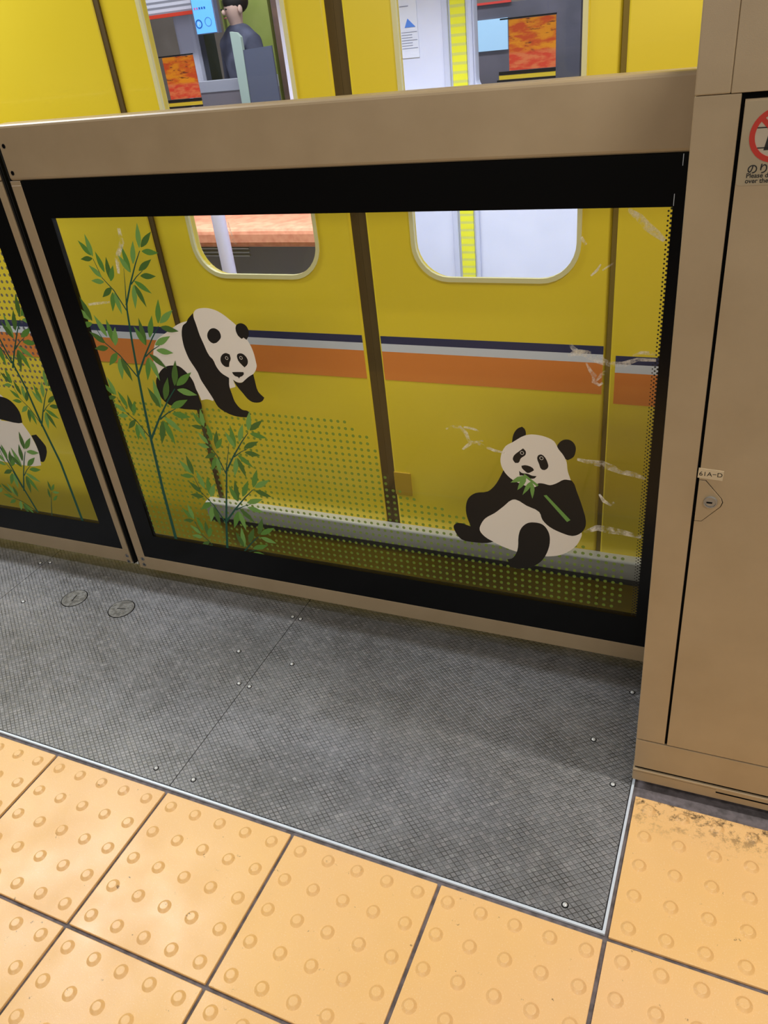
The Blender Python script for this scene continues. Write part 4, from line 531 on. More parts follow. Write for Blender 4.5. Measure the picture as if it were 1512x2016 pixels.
  (3, [(-1.0467,.3133),(-1.0492,.3214),(-1.0511,.3334),(-1.0506,.3432),(-1.0482,.3541),(-1.0444,.3656),(-1.0399,.3783),(-1.0378,.365),(-1.0361,.353),(-1.0357,.3418),(-1.037,.3321),(-1.041,.3207),(-1.0449,.3132)]),
  (5, [(-1.0479,.3136),(-1.0528,.3182),(-1.0583,.3256),(-1.0609,.3324),(-1.0621,.3407),(-1.0622,.3499),(-1.062,.3602),(-1.0558,.352),(-1.0505,.3445),(-1.0467,.337),(-1.0448,.3299),(-1.045,.3207),(-1.0462,.3141)]),
  (4, [(-1.0201,.3007),(-1.0141,.3029),(-1.0055,.3043),(-.9986,.3034),(-.9912,.3006),(-.9836,.2964),(-.9752,.2914),(-.9848,.2898),(-.9934,.2886),(-1.0014,.2887),(-1.0081,.2904),(-1.0156,.2948),(-1.0205,.299)]),
  (3, [(-1.0446,.2922),(-1.0379,.29),(-1.0291,.2854),(-1.0233,.28),(-1.0179,.2727),(-1.0132,.264),(-1.0081,.2542),(-1.0179,.2593),(-1.0266,.2641),(-1.0338,.2695),(-1.0391,.2754),(-1.0437,.2842),(-1.0459,.291)]),
  (5, [(-1.0509,.2827),(-1.0512,.2745),(-1.0532,.2629),(-1.0569,.2542),(-1.0626,.245),(-1.0698,.2359),(-1.0782,.2259),(-1.0759,.2387),(-1.0737,.2502),(-1.0704,.2604),(-1.0661,.2689),(-1.0586,.2779),(-1.0525,.2834)]),
  (4, [(-1.0483,.2828),(-1.0442,.2762),(-1.0398,.2662),(-1.0382,.2575),(-1.0382,.2474),(-1.0395,.2366),(-1.0413,.2246),(-1.0462,.2357),(-1.0503,.2458),(-1.053,.2555),(-1.0538,.2643),(-1.0523,.2751),(-1.0501,.2825)]),
  (5, [(-1.2061,.2374),(-1.2114,.2392),(-1.2182,.2431),(-1.2225,.2475),(-1.2261,.2535),(-1.229,.2607),(-1.2321,.2688),(-1.2245,.2646),(-1.2178,.2606),(-1.2124,.2562),(-1.2087,.2513),(-1.2059,.244),(-1.2049,.2384)]),
  (4, [(-1.2023,.2358),(-1.206,.2412),(-1.2099,.2494),(-1.2113,.2565),(-1.2113,.2649),(-1.2102,.2739),(-1.2086,.2839),(-1.2042,.2747),(-1.2005,.2665),(-1.1981,.2585),(-1.1974,.2513),(-1.1987,.2423),(-1.2007,.2361)]),
  (3, [(-1.2038,.2308),(-1.2076,.2278),(-1.2134,.2248),(-1.2184,.2239),(-1.2243,.2243),(-1.2306,.2257),(-1.2377,.2275),(-1.2312,.2309),(-1.2254,.2337),(-1.2198,.2354),(-1.2147,.2357),(-1.2083,.2341),(-1.204,.2321)]),
  (5, [(-1.1806,.2027),(-1.1848,.2073),(-1.1895,.2146),(-1.1917,.2212),(-1.1925,.2291),(-1.1923,.2377),(-1.1919,.2474),(-1.1866,.2393),(-1.182,.2319),(-1.1788,.2247),(-1.1773,.2179),(-1.1777,.2092),(-1.179,.2031)]),
  (4, [(-1.1911,.1901),(-1.1964,.191),(-1.2034,.1935),(-1.208,.197),(-1.2121,.2022),(-1.2158,.2085),(-1.2197,.2158),(-1.2119,.213),(-1.2051,.2103),(-1.1994,.2069),(-1.1953,.2029),(-1.1917,.1964),(-1.1901,.1913)]),
  (3, [(-1.1703,.1889),(-1.1726,.1949),(-1.1745,.2039),(-1.1743,.2112),(-1.1724,.2194),(-1.1692,.228),(-1.1654,.2374),(-1.1632,.2275),(-1.1615,.2185),(-1.161,.2101),(-1.162,.2029),(-1.1653,.1943),(-1.1687,.1887)]),
  (5, [(-1.1694,.1844),(-1.1698,.1899),(-1.1691,.1976),(-1.1668,.2032),(-1.1627,.2088),(-1.1574,.2143),(-1.1512,.2202),(-1.152,.2117),(-1.1529,.2041),(-1.1548,.1974),(-1.1577,.1921),(-1.1632,.1868),(-1.1679,.1837)]),
  (4, [(-1.1881,.18),(-1.1924,.1774),(-1.1988,.175),(-1.2041,.1747),(-1.2102,.1758),(-1.2166,.1781),(-1.2237,.1808),(-1.2166,.1835),(-1.2102,.1857),(-1.2041,.1868),(-1.1988,.1865),(-1.1924,.1841),(-1.1881,.1815)]),
  (3, [(-1.1705,.1682),(-1.1726,.163),(-1.1768,.1565),(-1.1768,.1565),(-1.1954,.1565),(-1.1942,.1582),(-1.1895,.1632),(-1.1844,.1666),(-1.177,.1688),(-1.1714,.1695)]),
  (5, [(-1.1696,.1584),(-1.1693,.1565),(-1.1733,.1565),(-1.1711,.1589)]),
  (4, [(-1.1656,.1579),(-1.1647,.1565),(-1.1676,.1565),(-1.1672,.1577)]),
  (3, [(-1.0054,.2202),(-1.0058,.2278),(-1.0047,.2386),(-1.0018,.2468),(-.9969,.2554),(-.9904,.264),(-.983,.2735),(-.9843,.2615),(-.9856,.2509),(-.9881,.2412),(-.9916,.2333),(-.9983,.2248),(-1.0038,.2195)]),
  (5, [(-.9997,.2209),(-.9958,.227),(-.9891,.2345),(-.9824,.239),(-.9739,.2426),(-.9643,.2453),(-.9533,.2481),(-.9608,.2397),(-.9676,.2323),(-.9747,.2264),(-.9818,.2225),(-.9916,.22),(-.9988,.2194)]),
  (4, [(-1.0009,.2115),(-.9947,.2132),(-.9858,.214),(-.9788,.2126),(-.9714,.2094),(-.9639,.2047),(-.9556,.1992),(-.9655,.1982),(-.9744,.1977),(-.9825,.1983),(-.9892,.2004),(-.9967,.2053),(-1.0013,.2098)]),
  (3, [(-1.0424,.1883),(-1.042,.1958),(-1.0398,.2062),(-1.0361,.2139),(-1.0304,.2218),(-1.0231,.2295),(-1.0148,.238),(-1.0173,.2264),(-1.0197,.2161),(-1.023,.2069),(-1.0274,.1996),(-1.0348,.1919),(-1.0408,.1874)]),
  (5, [(-1.0329,.1707),(-1.0281,.1759),(-1.0203,.1822),(-1.013,.1854),(-1.0041,.1875),(-.9942,.1884),(-.9831,.1891),(-.9918,.1822),(-.9997,.1762),(-1.0076,.1716),(-1.0152,.1691),(-1.0251,.1684),(-1.0322,.169)]),
  (4, [(-1.0604,.1701),(-1.0629,.1781),(-1.065,.1899),(-1.0646,.1996),(-1.0625,.2105),(-1.0589,.2219),(-1.0546,.2346),(-1.0522,.2214),(-1.0504,.2096),(-1.0499,.1985),(-1.051,.1889),(-1.0548,.1774),(-1.0586,.1699)]),
  (3, [(-1.0616,.1703),(-1.0665,.1748),(-1.0721,.1821),(-1.0747,.1888),(-1.0761,.197),(-1.0763,.2061),(-1.0762,.2164),(-1.07,.2083),(-1.0646,.2009),(-1.0607,.1936),(-1.0587,.1866),(-1.0588,.1774),(-1.0599,.1709)]),
  (5, [(-1.0339,.1579),(-1.0279,.1601),(-1.0194,.1617),(-1.0126,.1609),(-1.0052,.1582),(-1.002,.1565),(-1.0341,.1565)]),
 ],
 'bamboo_slant': [
  (6, [(-1.6137,.167),(-1.6145,.3589),(-1.6308,.4765),(-1.6386,.5838),(-1.6512,.6468),(-1.6649,.7176),(-1.6805,.7816),(-1.6766,.7825),(-1.6602,.7187),(-1.6456,.648),(-1.6321,.5846),(-1.6235,.4773),(-1.6063,.3594),(-1.6047,.167)]),
  (6, [(-1.6574,.6376),(-1.6237,.6925),(-1.5903,.7412),(-1.5668,.7704),(-1.5652,.7692),(-1.5877,.7393),(-1.6201,.6902),(-1.6527,.6348)]),
  (6, [(-1.6216,.6906),(-1.5987,.7088),(-1.5743,.7235),(-1.5736,.7223),(-1.5973,.707),(-1.6195,.688)]),
  (6, [(-1.6551,.6488),(-1.6801,.7077),(-1.7078,.7427),(-1.7185,.7943),(-1.7168,.7946),(-1.7054,.7437),(-1.6771,.7093),(-1.6512,.6504)]),
  (6, [(-1.6313,.4795),(-1.6511,.5226),(-1.6724,.5479),(-1.6816,.5859),(-1.6803,.5862),(-1.6708,.5487),(-1.649,.5239),(-1.6285,.4808)]),
  (6, [(-1.6325,.4706),(-1.6058,.5182),(-1.5791,.5604),(-1.5602,.5859),(-1.5588,.585),(-1.5768,.559),(-1.6026,.5163),(-1.6284,.4683)]),
  (6, [(-1.6039,.5166),(-1.5851,.5328),(-1.5649,.546),(-1.5643,.5451),(-1.5839,.5313),(-1.6021,.5145)]),
  (3, [(-1.5658,.7774),(-1.5673,.7849),(-1.5679,.7959),(-1.5662,.8045),(-1.5627,.8138),(-1.5576,.8234),(-1.5517,.8341),(-1.5511,.8219),(-1.5508,.8111),(-1.5517,.8011),(-1.554,.7926),(-1.5593,.7831),(-1.564,.777)]),
  (5, [(-1.5601,.779),(-1.5572,.7856),(-1.5517,.7942),(-1.5457,.7997),(-1.545,.8001),(-1.545,.7824),(-1.5519,.7794),(-1.559,.7776)]),
  (4, [(-1.5599,.7694),(-1.554,.7721),(-1.5452,.7743),(-1.545,.7743),(-1.545,.7599),(-1.5465,.7601),(-1.5547,.7639),(-1.5601,.7676)]),
  (3, [(-1.5977,.7398),(-1.5985,.7473),(-1.5979,.7581),(-1.5954,.7663),(-1.5909,.7751),(-1.5849,.784),(-1.5779,.7937),(-1.5785,.7818),(-1.5794,.7711),(-1.5813,.7614),(-1.5845,.7534),(-1.5907,.7446),(-1.596,.7392)]),
  (5, [(-1.5855,.7237),(-1.5815,.7297),(-1.5747,.7371),(-1.5679,.7415),(-1.5594,.7449),(-1.5497,.7474),(-1.545,.7485),(-1.545,.743),(-1.5463,.7416),(-1.5532,.7343),(-1.5604,.7286),(-1.5676,.7249),(-1.5774,.7226),(-1.5846,.7222)]),
  (4, [(-1.6128,.7188),(-1.6167,.7264),(-1.6205,.7379),(-1.6217,.7477),(-1.6212,.7589),(-1.6194,.7708),(-1.6171,.7842),(-1.6127,.7714),(-1.609,.7598),(-1.6068,.7489),(-1.6064,.739),(-1.6085,.7271),(-1.6111,.719)]),
  (3, [(-1.6141,.7189),(-1.6197,.7226),(-1.6264,.729),(-1.6301,.7353),(-1.6327,.7433),(-1.6343,.7524),(-1.6358,.7626),(-1.6283,.7555),(-1.6218,.749),(-1.6168,.7422),(-1.6138,.7356),(-1.6124,.7264),(-1.6125,.7197)]),
  (5, [(-1.5845,.7108),(-1.5789,.714),(-1.5706,.7168),(-1.5637,.7171),(-1.5559,.7156),(-1.5477,.7127),(-1.545,.7117),(-1.545,.707),(-1.5478,.706),(-1.5561,.7033),(-1.564,.7021),(-1.5708,.7026),(-1.5791,.7057),(-1.5846,.7091)]),
  (4, [(-1.6073,.6983),(-1.6003,.6973),(-1.5908,.6942),(-1.5841,.6899),(-1.5776,.6835),(-1.5715,.6758),(-1.5648,.6669),(-1.5754,.6703),(-1.5847,.6736),(-1.5928,.6777),(-1.599,.6826),(-1.605,.6906),(-1.6083,.6969)]),
  (3, [(-1.6119,.6879),(-1.6108,.6797),(-1.6109,.668),(-1.613,.6587),(-1.6171,.6487),(-1.6228,.6385),(-1.6293,.6272),(-1.6292,.6402),(-1.6289,.6519),(-1.6274,.6626),(-1.6246,.6717),(-1.6187,.6819),(-1.6136,.6883)]),
  (5, [(-1.6093,.6884),(-1.6041,.6826),(-1.5981,.6734),(-1.5952,.6651),(-1.5935,.6552),(-1.5929,.6443),(-1.5926,.632),(-1.5994,.6423),(-1.6051,.6515),(-1.6094,.6607),(-1.6117,.6692),(-1.612,.6802),(-1.611,.6878)]),
  (3, [(-1.7217,.8033),(-1.7282,.8061),(-1.7364,.8114),(-1.7413,.8172),(-1.7453,.825),(-1.7483,.8341),(-1.7514,.8444),(-1.7424,.8386),(-1.7344,.8331),(-1.7281,.8271),(-1.7238,.8208),(-1.721,.8115),(-1.7201,.8045)]),
  (5, [(-1.7171,.8011),(-1.7213,.808),(-1.7255,.8186),(-1.7267,.8275),(-1.726,.8379),(-1.7239,.8489),(-1.7212,.8612),(-1.7164,.8495),(-1.7125,.839),(-1.7102,.8289),(-1.7098,.8199),(-1.7122,.8088),(-1.7152,.8013)]),
  (4, [(-1.7194,.7949),(-1.7244,.7916),(-1.7318,.7883),(-1.7381,.7877),(-1.7454,.7886),(-1.7531,.7909),(-1.7618,.7937),(-1.7535,.7973),(-1.746,.8004),(-1.7389,.802),(-1.7325,.802),(-1.7248,.7995),(-1.7195,.7967)]),
  (3, [(-1.6929,.7583),(-1.6977,.7643),(-1.703,.7737),(-1.7051,.7821),(-1.7056,.7919),(-1.7046,.8026),(-1.7033,.8146),(-1.6973,.8041),(-1.6923,.7946),(-1.6889,.7854),(-1.6876,.7769),(-1.6888,.7661),(-1.6909,.7587)]),
  (5, [(-1.7069,.7434),(-1.7135,.745),(-1.7219,.7487),(-1.7273,.7534),(-1.732,.7601),(-1.7361,.7683),(-1.7403,.7776),(-1.7309,.7735),(-1.7227,.7696),(-1.7159,.765),(-1.7111,.7597),(-1.7072,.7513),(-1.7056,.7448)]),
  (4, [(-1.6812,.7403),(-1.6836,.748),(-1.6853,.7593),(-1.6843,.7683),(-1.6814,.7783),(-1.6767,.7887),(-1.6712,.8001),(-1.6694,.7876),(-1.6679,.7763),(-1.668,.7659),(-1.6697,.757),(-1.6746,.7467),(-1.6792,.74)]),
  (3, [(-1.6804,.7346),(-1.6805,.7416),(-1.679,.751),(-1.6757,.7578),(-1.6702,.7644),(-1.6632,.7708),(-1.655,.7776),(-1.6567,.7671),(-1.6584,.7578),(-1.6613,.7496),(-1.6653,.7433),(-1.6726,.7371),(-1.6787,.7336)]),
  (5, [(-1.7041,.7307),(-1.7096,.7278),(-1.7177,.7254),(-1.7243,.7254),(-1.7317,.7273),(-1.7395,.7306),(-1.7481,.7345),(-1.739,.7373),(-1.7309,.7396),(-1.7233,.7404),(-1.7167,.7396),(-1.709,.7361),(-1.7039,.7325)]),
  (4, [(-1.6831,.7146),(-1.6862,.7084),(-1.6919,.7006),(-1.698,.6962),(-1.7059,.6927),(-1.7152,.6903),(-1.7256,.688),(-1.7192,.6966),(-1.7134,.7041),(-1.707,.71),(-1.7005,.7138),(-1.6912,.716),(-1.6842,.7163)]),
  (3, [(-1.6828,.7024),(-1.6819,.6945),(-1.6826,.6833),(-1.6854,.6748),(-1.6903,.6658),(-1.697,.6568),(-1.7046,.647),(-1.7039,.6594),(-1.703,.6706),(-1.7009,.6806),(-1.6973,.6888),(-1.6905,.6977),(-1.6846,.7031)]),
  (5, [(-1.6779,.7015),(-1.6738,.6943),(-1.6698,.6834),(-1.6687,.6741),(-1.6695,.6635),(-1.6717,.6521),(-1.6746,.6394),(-1.6792,.6516),(-1.683,.6625),(-1.6852,.673),(-1.6854,.6823),(-1.6829,.6937),(-1.6799,.7014)]),
  (3, [(-1.6842,.5925),(-1.689,.5944),(-1.6952,.5981),(-1.699,.6024),(-1.7021,.608),(-1.7046,.6147),(-1.7071,.6223),(-1.7003,.6182),(-1.6942,.6143),(-1.6894,.61),(-1.6861,.6054),(-1.6838,.5986),(-1.683,.5935)]),
  (5, [(-1.6807,.591),(-1.6839,.596),(-1.6873,.6037),(-1.6884,.6104),(-1.6881,.618),(-1.6868,.6263),(-1.6851,.6354),(-1.6813,.6269),(-1.6781,.6192),(-1.6762,.6117),(-1.6757,.6051),(-1.6772,.5968),(-1.6793,.5912)]),
  (4, [(-1.6823,.5864),(-1.6858,.5838),(-1.6913,.5812),(-1.696,.5805),(-1.7014,.5811),(-1.7072,.5826),(-1.7136,.5845),(-1.7075,.5874),(-1.7021,.5898),(-1.6968,.5912),(-1.6921,.5913),(-1.6863,.5896),(-1.6824,.5876)]),
  (3, [(-1.6618,.5598),(-1.6655,.5642),(-1.6696,.571),(-1.6714,.5772),(-1.672,.5844),(-1.6715,.5924),(-1.6707,.6013),(-1.6661,.5937),(-1.6622,.5867),(-1.6594,.58),(-1.6583,.5737),(-1.6589,.5657),(-1.6603,.5601)]),
  (5, [(-1.6718,.5485),(-1.6767,.5495),(-1.683,.552),(-1.6871,.5554),(-1.6908,.5603),(-1.694,.5663),(-1.6974,.5731),(-1.6903,.5702),(-1.6841,.5676),(-1.679,.5643),(-1.6753,.5604),(-1.6722,.5543),(-1.6709,.5495)]),
  (4, [(-1.6527,.5467),(-1.6547,.5524),(-1.6562,.5607),(-1.6557,.5675),(-1.6537,.5749),(-1.6505,.5827),(-1.6467,.5913),(-1.645,.5821),(-1.6437,.5737),(-1.6435,.566),(-1.6446,.5594),(-1.648,.5516),(-1.6512,.5466)]),
  (3, [(-1.652,.5425),(-1.6523,.5477),(-1.6513,.5547),(-1.649,.5598),(-1.6451,.5649),(-1.64,.5697),(-1.6342,.575),(-1.6351,.5672),(-1.6362,.5602),(-1.6382,.5541),(-1.641,.5493),(-1.6463,.5446),(-1.6507,.5419)]),
  (5, [(-1.6694,.5391),(-1.6734,.5369),(-1.6794,.5349),(-1.6843,.5348),(-1.6899,.536),(-1.6957,.5382),(-1.7021,.541),(-1.6955,.5432),(-1.6895,.5451),(-1.6839,.5459),(-1.679,.5454),(-1.6732,.543),(-1.6694,.5405)]),
  (4, [(-1.6535,.5277),(-1.6557,.523),(-1.6598,.5171),(-1.6641,.5137),(-1.67,.5109),(-1.6767,.509),(-1.6844,.507),(-1.6799,.5135),(-1.6757,.5192),(-1.6712,.5237),(-1.6664,.5267),(-1.6595,.5285),(-1.6544,.5289)]),
  (3, [(-1.653,.5187),(-1.6522,.5128),(-1.6525,.5045),(-1.6543,.4981),(-1.6578,.4913),(-1.6625,.4845),(-1.668,.4771),(-1.6677,.4863),(-1.6673,.4946),(-1.6659,.5021),(-1.6635,.5082),(-1.6586,.515),(-1.6544,.5191)]),
  (5, [(-1.6494,.5181),(-1.6462,.5128),(-1.643,.5048),(-1.642,.498),(-1.6423,.4901),(-1.6437,.4816),(-1.6455,.4722),(-1.6492,.4811),(-1.6523,.4891),(-1.6542,.4968),(-1.6545,.5037),(-1.6529,.5122),(-1.6509,.5179)]),
  (4, [(-1.5595,.5919),(-1.5611,.5982),(-1.5619,.6075),(-1.5608,.6148),(-1.5581,.6229),(-1.5541,.6312),(-1.5494,.6403),(-1.5485,.6301),(-1.5479,.6209),(-1.5484,.6124),(-1.5501,.6052),(-1.5542,.5969),(-1.558,.5916)]),
  (3, [(-1.5548,.5934),(-1.5525,.5992),(-1.5481,.6066),(-1.545,.6098),(-1.545,.5954),(-1.5479,.594),(-1.5538,.5923)]),
  (5, [(-1.5543,.5853),(-1.5493,.5878),(-1.545,.589),(-1.545,.5789),(-1.5497,.5809),(-1.5544,.5838)]),
  (4, [(-1.5853,.559),(-1.5862,.5654),(-1.5861,.5745),(-1.5842,.5816),(-1.5807,.5892),(-1.5759,.5969),(-1.5703,.6053),(-1.5705,.5952),(-1.5708,.5861),(-1.5721,.5779),(-1.5746,.571),(-1.5796,.5634),(-1.5839,.5586)]),
  (3, [(-1.5744,.5458),(-1.5713,.551),(-1.5657,.5575),(-1.5602,.5615),(-1.553,.5646),(-1.545,.567),(-1.545,.5587),(-1.5475,.5559),(-1.5534,.5508),(-1.5593,.5474),(-1.5676,.5452),(-1.5736,.5445)]),
  (5, [(-1.5974,.5408),(-1.6009,.5471),(-1.6046,.5567),(-1.6059,.5649),(-1.6058,.5744),(-1.6047,.5846),(-1.6031,.596),(-1.599,.5853),(-1.5955,.5756),(-1.5933,.5664),(-1.5926,.5581),(-1.594,.5479),(-1.5959,.541)]),
  (4, [(-1.5985,.5408),(-1.6033,.5438),(-1.6092,.549),(-1.6126,.5542),(-1.615,.5609),(-1.6167,.5685),(-1.6183,.5771),(-1.6117,.5713),(-1.606,.566),(-1.6016,.5605),(-1.5988,.5549),(-1.5973,.5472),(-1.5972,.5416)]),
  (3, [(-1.5732,.535),(-1.5686,.5378),(-1.5616,.5405),(-1.5558,.5409),(-1.5491,.5399),(-1.545,.5386),(-1.545,.5309),(-1.5489,.5295),(-1.5555,.5283),(-1.5614,.5285),(-1.5684,.5308),(-1.5732,.5334)]),
  (5, [(-1.592,.5236),(-1.5861,.523),(-1.578,.5206),(-1.5722,.5172),(-1.5664,.5121),(-1.561,.5057),(-1.5551,.4984),(-1.5641,.5009),(-1.5722,.5034),(-1.5791,.5067),(-1.5846,.5106),(-1.5899,.5172),(-1.5929,.5224)]),
  (4, [(-1.5956,.5146),(-1.5944,.5078),(-1.5941,.4978),(-1.5956,.4899),(-1.5988,.4813),(-1.6032,.4724),(-1.6084,.4627),(-1.6087,.4737),(-1.6089,.4836),(-1.6079,.4928),(-1.6058,.5005),(-1.6012,.5093),(-1.5971,.515)]),
  (3, [(-1.5934,.5151),(-1.5889,.5104),(-1.5835,.5028),(-1.5807,.4959),(-1.5789,.4876),(-1.5781,.4783),(-1.5775,.468),(-1.5835,.4764),(-1.5887,.4841),(-1.5926,.4917),(-1.5948,.4988),(-1.5954,.5081),(-1.5949,.5146)]),
 ],
 'bamboo_low': [
  (6, [(-1.7816,.1691),(-1.8003,.2508),(-1.8279,.3909),(-1.8457,.4617),(-1.8418,.4627),(-1.823,.392),(-1.7945,.252),(-1.7748,.1707)]),
  (6, [(-1.8024,.2519),(-1.8136,.3041),(-1.8308,.3372),(-1.8315,.3812),(-1.8301,.3813),(-1.8287,.3377),(-1.8109,.305),(-1.799,.2527)]),
  (6, [(-1.8029,.2437),(-1.7771,.3005),(-1.7508,.3512),(-1.7317,.3821),(-1.7301,.3811),(-1.7481,.3497),(-1.7733,.2987),(-1.798,.2415)]),
  (6, [(-1.7748,.2989),(-1.755,.3191),(-1.7333,.3361),(-1.7325,.3351),(-1.7534,.3175),(-1.7725,.2967)]),
  (6, [(-1.7268,.167),(-1.7135,.2025),(-1.6996,.2344),(-1.6893,.254),(-1.6883,.2535),(-1.6979,.2337),(-1.7111,.2016),(-1.7233,.167),(-1.7268,.167)]),
  (6, [(-1.7839,.1734),(-1.8247,.2005),(-1.8572,.2112),(-1.8858,.2397),(-1.8849,.2406),(-1.8562,.2129),(-1.8236,.2028),(-1.7822,.176)]),
  (5, [(-1.8327,.3892),(-1.8376,.3924),(-1.8434,.3981),(-1.8465,.4036),(-1.8486,.4106),(-1.8497,.4186),(-1.8506,.4276),(-1.8441,.4213),(-1.8384,.4156),(-1.8341,.4097),(-1.8317,.4038),(-1.8308,.3958),(-1.8312,.3899)]),
  (4, [(-1.8293,.3866),(-1.8316,.393),(-1.8334,.4023),(-1.8329,.4098),(-1.8308,.4182),(-1.8273,.4269),(-1.8231,.4366),(-1.8211,.4262),(-1.8195,.417),(-1.8192,.4083),(-1.8203,.4009),(-1.824,.3922),(-1.8276,.3865)]),
  (3, [(-1.8321,.3819),(-1.8367,.38),(-1.8433,.3785),(-1.8486,.3789),(-1.8544,.3808),(-1.8604,.3839),(-1.8671,.3875),(-1.8597,.3892),(-1.8531,.3906),(-1.847,.3908),(-1.8418,.3898),(-1.8358,.3865),(-1.8319,.3834)]),
  (5, [(-1.8161,.3477),(-1.8191,.3534),(-1.822,.362),(-1.8224,.3691),(-1.8213,.3773),(-1.8188,.3859),(-1.8158,.3955),(-1.8126,.386),(-1.8099,.3774),(-1.8086,.3693),(-1.8089,.3621),(-1.8115,.3535),(-1.8145,.3477)]),
  (4, [(-1.83,.3377),(-1.8351,.34),(-1.8414,.3444),(-1.8451,.3491),(-1.848,.3554),(-1.85,.3627),(-1.852,.371),(-1.845,.3662),(-1.8388,.3617),(-1.8339,.3568),(-1.8308,.3517),(-1.829,.3442),(-1.8287,.3386)]),
  (3, [(-1.8094,.3311),(-1.8101,.3378),(-1.8097,.3473),(-1.8075,.3546),(-1.8035,.3623),(-1.7981,.3701),(-1.7918,.3786),(-1.7922,.368),(-1.7928,.3586),(-1.7945,.35),(-1.7973,.343),(-1.803,.3353),(-1.8078,.3305)]),
  (5, [(-1.8096,.3263),(-1.8086,.332),(-1.8059,.3395),(-1.8021,.3445),(-1.7966,.3492),(-1.7898,.3532),(-1.782,.3576),(-1.785,.3492),(-1.7879,.3418),(-1.7916,.3356),(-1.7959,.3311),(-1.8028,.3271),(-1.8083,.3252)]),
  (4, [(-1.8296,.3268),(-1.8346,.3253),(-1.8417,.3246),(-1.8471,.3257),(-1.8529,.3284),(-1.8587,.3323),(-1.8651,.3369),(-1.8573,.3377),(-1.8503,.3383),(-1.8439,.3378),(-1.8386,.3361),(-1.8329,.332),(-1.8293,.3283)]),
  (3, [(-1.815,.3103),(-1.8185,.3057),(-1.8244,.3002),(-1.8301,.2975),(-1.8372,.296),(-1.8451,.2955),(-1.854,.2951),(-1.8475,.3012),(-1.8415,.3065),(-1.8354,.3103),(-1.8294,.3124),(-1.8214,.3127),(-1.8156,.3119)]),
  (5, [(-1.8166,.3003),(-1.8172,.2936),(-1.8195,.2845),(-1.8231,.278),(-1.8286,.2714),(-1.8354,.2651),(-1.8433,.2582),(-1.8408,.2683),(-1.8383,.2773),(-1.8349,.2852),(-1.8307,.2914),(-1.8237,.2976),(-1.818,.3011)]),
  (4, [(-1.8128,.2988),(-1.8106,.2922),(-1.809,.2826),(-1.8095,.2748),(-1.8118,.2662),(-1.8155,.2573),(-1.8198,.2473),(-1.8217,.258),(-1.8231,.2676),(-1.8233,.2765),(-1.822,.2842),(-1.8181,.2931),(-1.8144,.299)]),
  (3, [(-1.7316,.3889),(-1.734,.396),(-1.7358,.4064),(-1.7353,.4149),(-1.733,.4243),(-1.7293,.4342),(-1.7249,.4451),(-1.7228,.4335),(-1.7212,.4231),(-1.7209,.4134),(-1.7221,.405),(-1.7261,.3952),(-1.7299,.3888)]),
  (5, [(-1.7264,.3911),(-1.7244,.3979),(-1.7201,.4068),(-1.715,.4128),(-1.708,.4185),(-1.6996,.4236),(-1.6901,.4292),(-1.6949,.4192),(-1.6993,.4105),(-1.7044,.403),(-1.71,.3975),(-1.7185,.3925),(-1.7251,.39)]),
  (4, [(-1.725,.382),(-1.7196,.3853),(-1.7114,.3884),(-1.7046,.389),(-1.6967,.3879),(-1.6884,.3855),(-1.6791,.3825),(-1.6882,.379),(-1.6964,.3761),(-1.7041,.3745),(-1.711,.3747),(-1.7194,.3773),(-1.725,.3803)]),
  (3, [(-1.7578,.349),(-1.7594,.3562),(-1.7601,.3665),(-1.7587,.3748),(-1.7555,.3837),(-1.7507,.393),(-1.7452,.4032),(-1.7444,.3916),(-1.7439,.3813),(-1.7446,.3717),(-1.7467,.3637),(-1.7516,.3545),(-1.7561,.3486)]),
  (5, [(-1.7441,.335),(-1.741,.3412),(-1.7353,.3492),(-1.7294,.3542),(-1.7215,.3585),(-1.7125,.362),(-1.7023,.3657),(-1.7086,.3569),(-1.7144,.3491),(-1.7206,.3427),(-1.727,.3383),(-1.7362,.3349),(-1.743,.3336)]),
  (4, [(-1.7698,.3271),(-1.7743,.3339),(-1.7795,.3445),(-1.7817,.3537),(-1.7826,.3645),(-1.7823,.3762),(-1.7817,.3893),(-1.7759,.3775),(-1.771,.3669),(-1.7676,.3566),(-1.766,.3472),(-1.7666,.3355),(-1.7681,.3274)]),
  (3, [(-1.771,.327),(-1.7768,.3299),(-1.784,.3352),(-1.7883,.3408),(-1.7918,.3482),(-1.7944,.3567),(-1.7971,.3663),(-1.7891,.3604),(-1.782,.3549),(-1.7764,.349),(-1.7727,.343),(-1.7702,.3344),(-1.7696,.3279)]),
  (5, [(-1.7416,.3228),(-1.7366,.3264),(-1.729,.3302),(-1.7224,.3312),(-1.7147,.3308),(-1.7064,.329),(-1.6972,.3267),(-1.7057,.3225),(-1.7134,.319),(-1.7208,.3169),(-1.7275,.3165),(-1.7358,.3185),(-1.7414,.321)]),
  (4, [(-1.762,.308),(-1.7551,.3078),(-1.7456,.306),(-1.7387,.3027),(-1.7317,.2974),(-1.7249,.2906),(-1.7174,.2829),(-1.728,.2849),(-1.7373,.287),(-1.7456,.29),(-1.7522,.2939),(-1.7589,.3009),(-1.7628,.3065)]),
  (3, [(-1.7651,.2974),(-1.7631,.2897),(-1.7618,.2784),(-1.7627,.2693),(-1.7655,.2592),(-1.7696,.2487),(-1.7746,.237),(-1.7761,.2496),(-1.7772,.2608),(-1.777,.2713),(-1.7754,.2803),(-1.771,.2908),(-1.7668,.2977)]),
  (5, [(-1.7627,.2982),(-1.7571,.2933),(-1.7502,.2852),(-1.7463,.2776),(-1.7435,.2682),(-1.7417,.2578),(-1.74,.2461),(-1.7476,.2551),(-1.7543,.2633),(-1.7595,.2716),(-1.7627,.2795),(-1.7643,.29),(-1.7643,.2975)]),
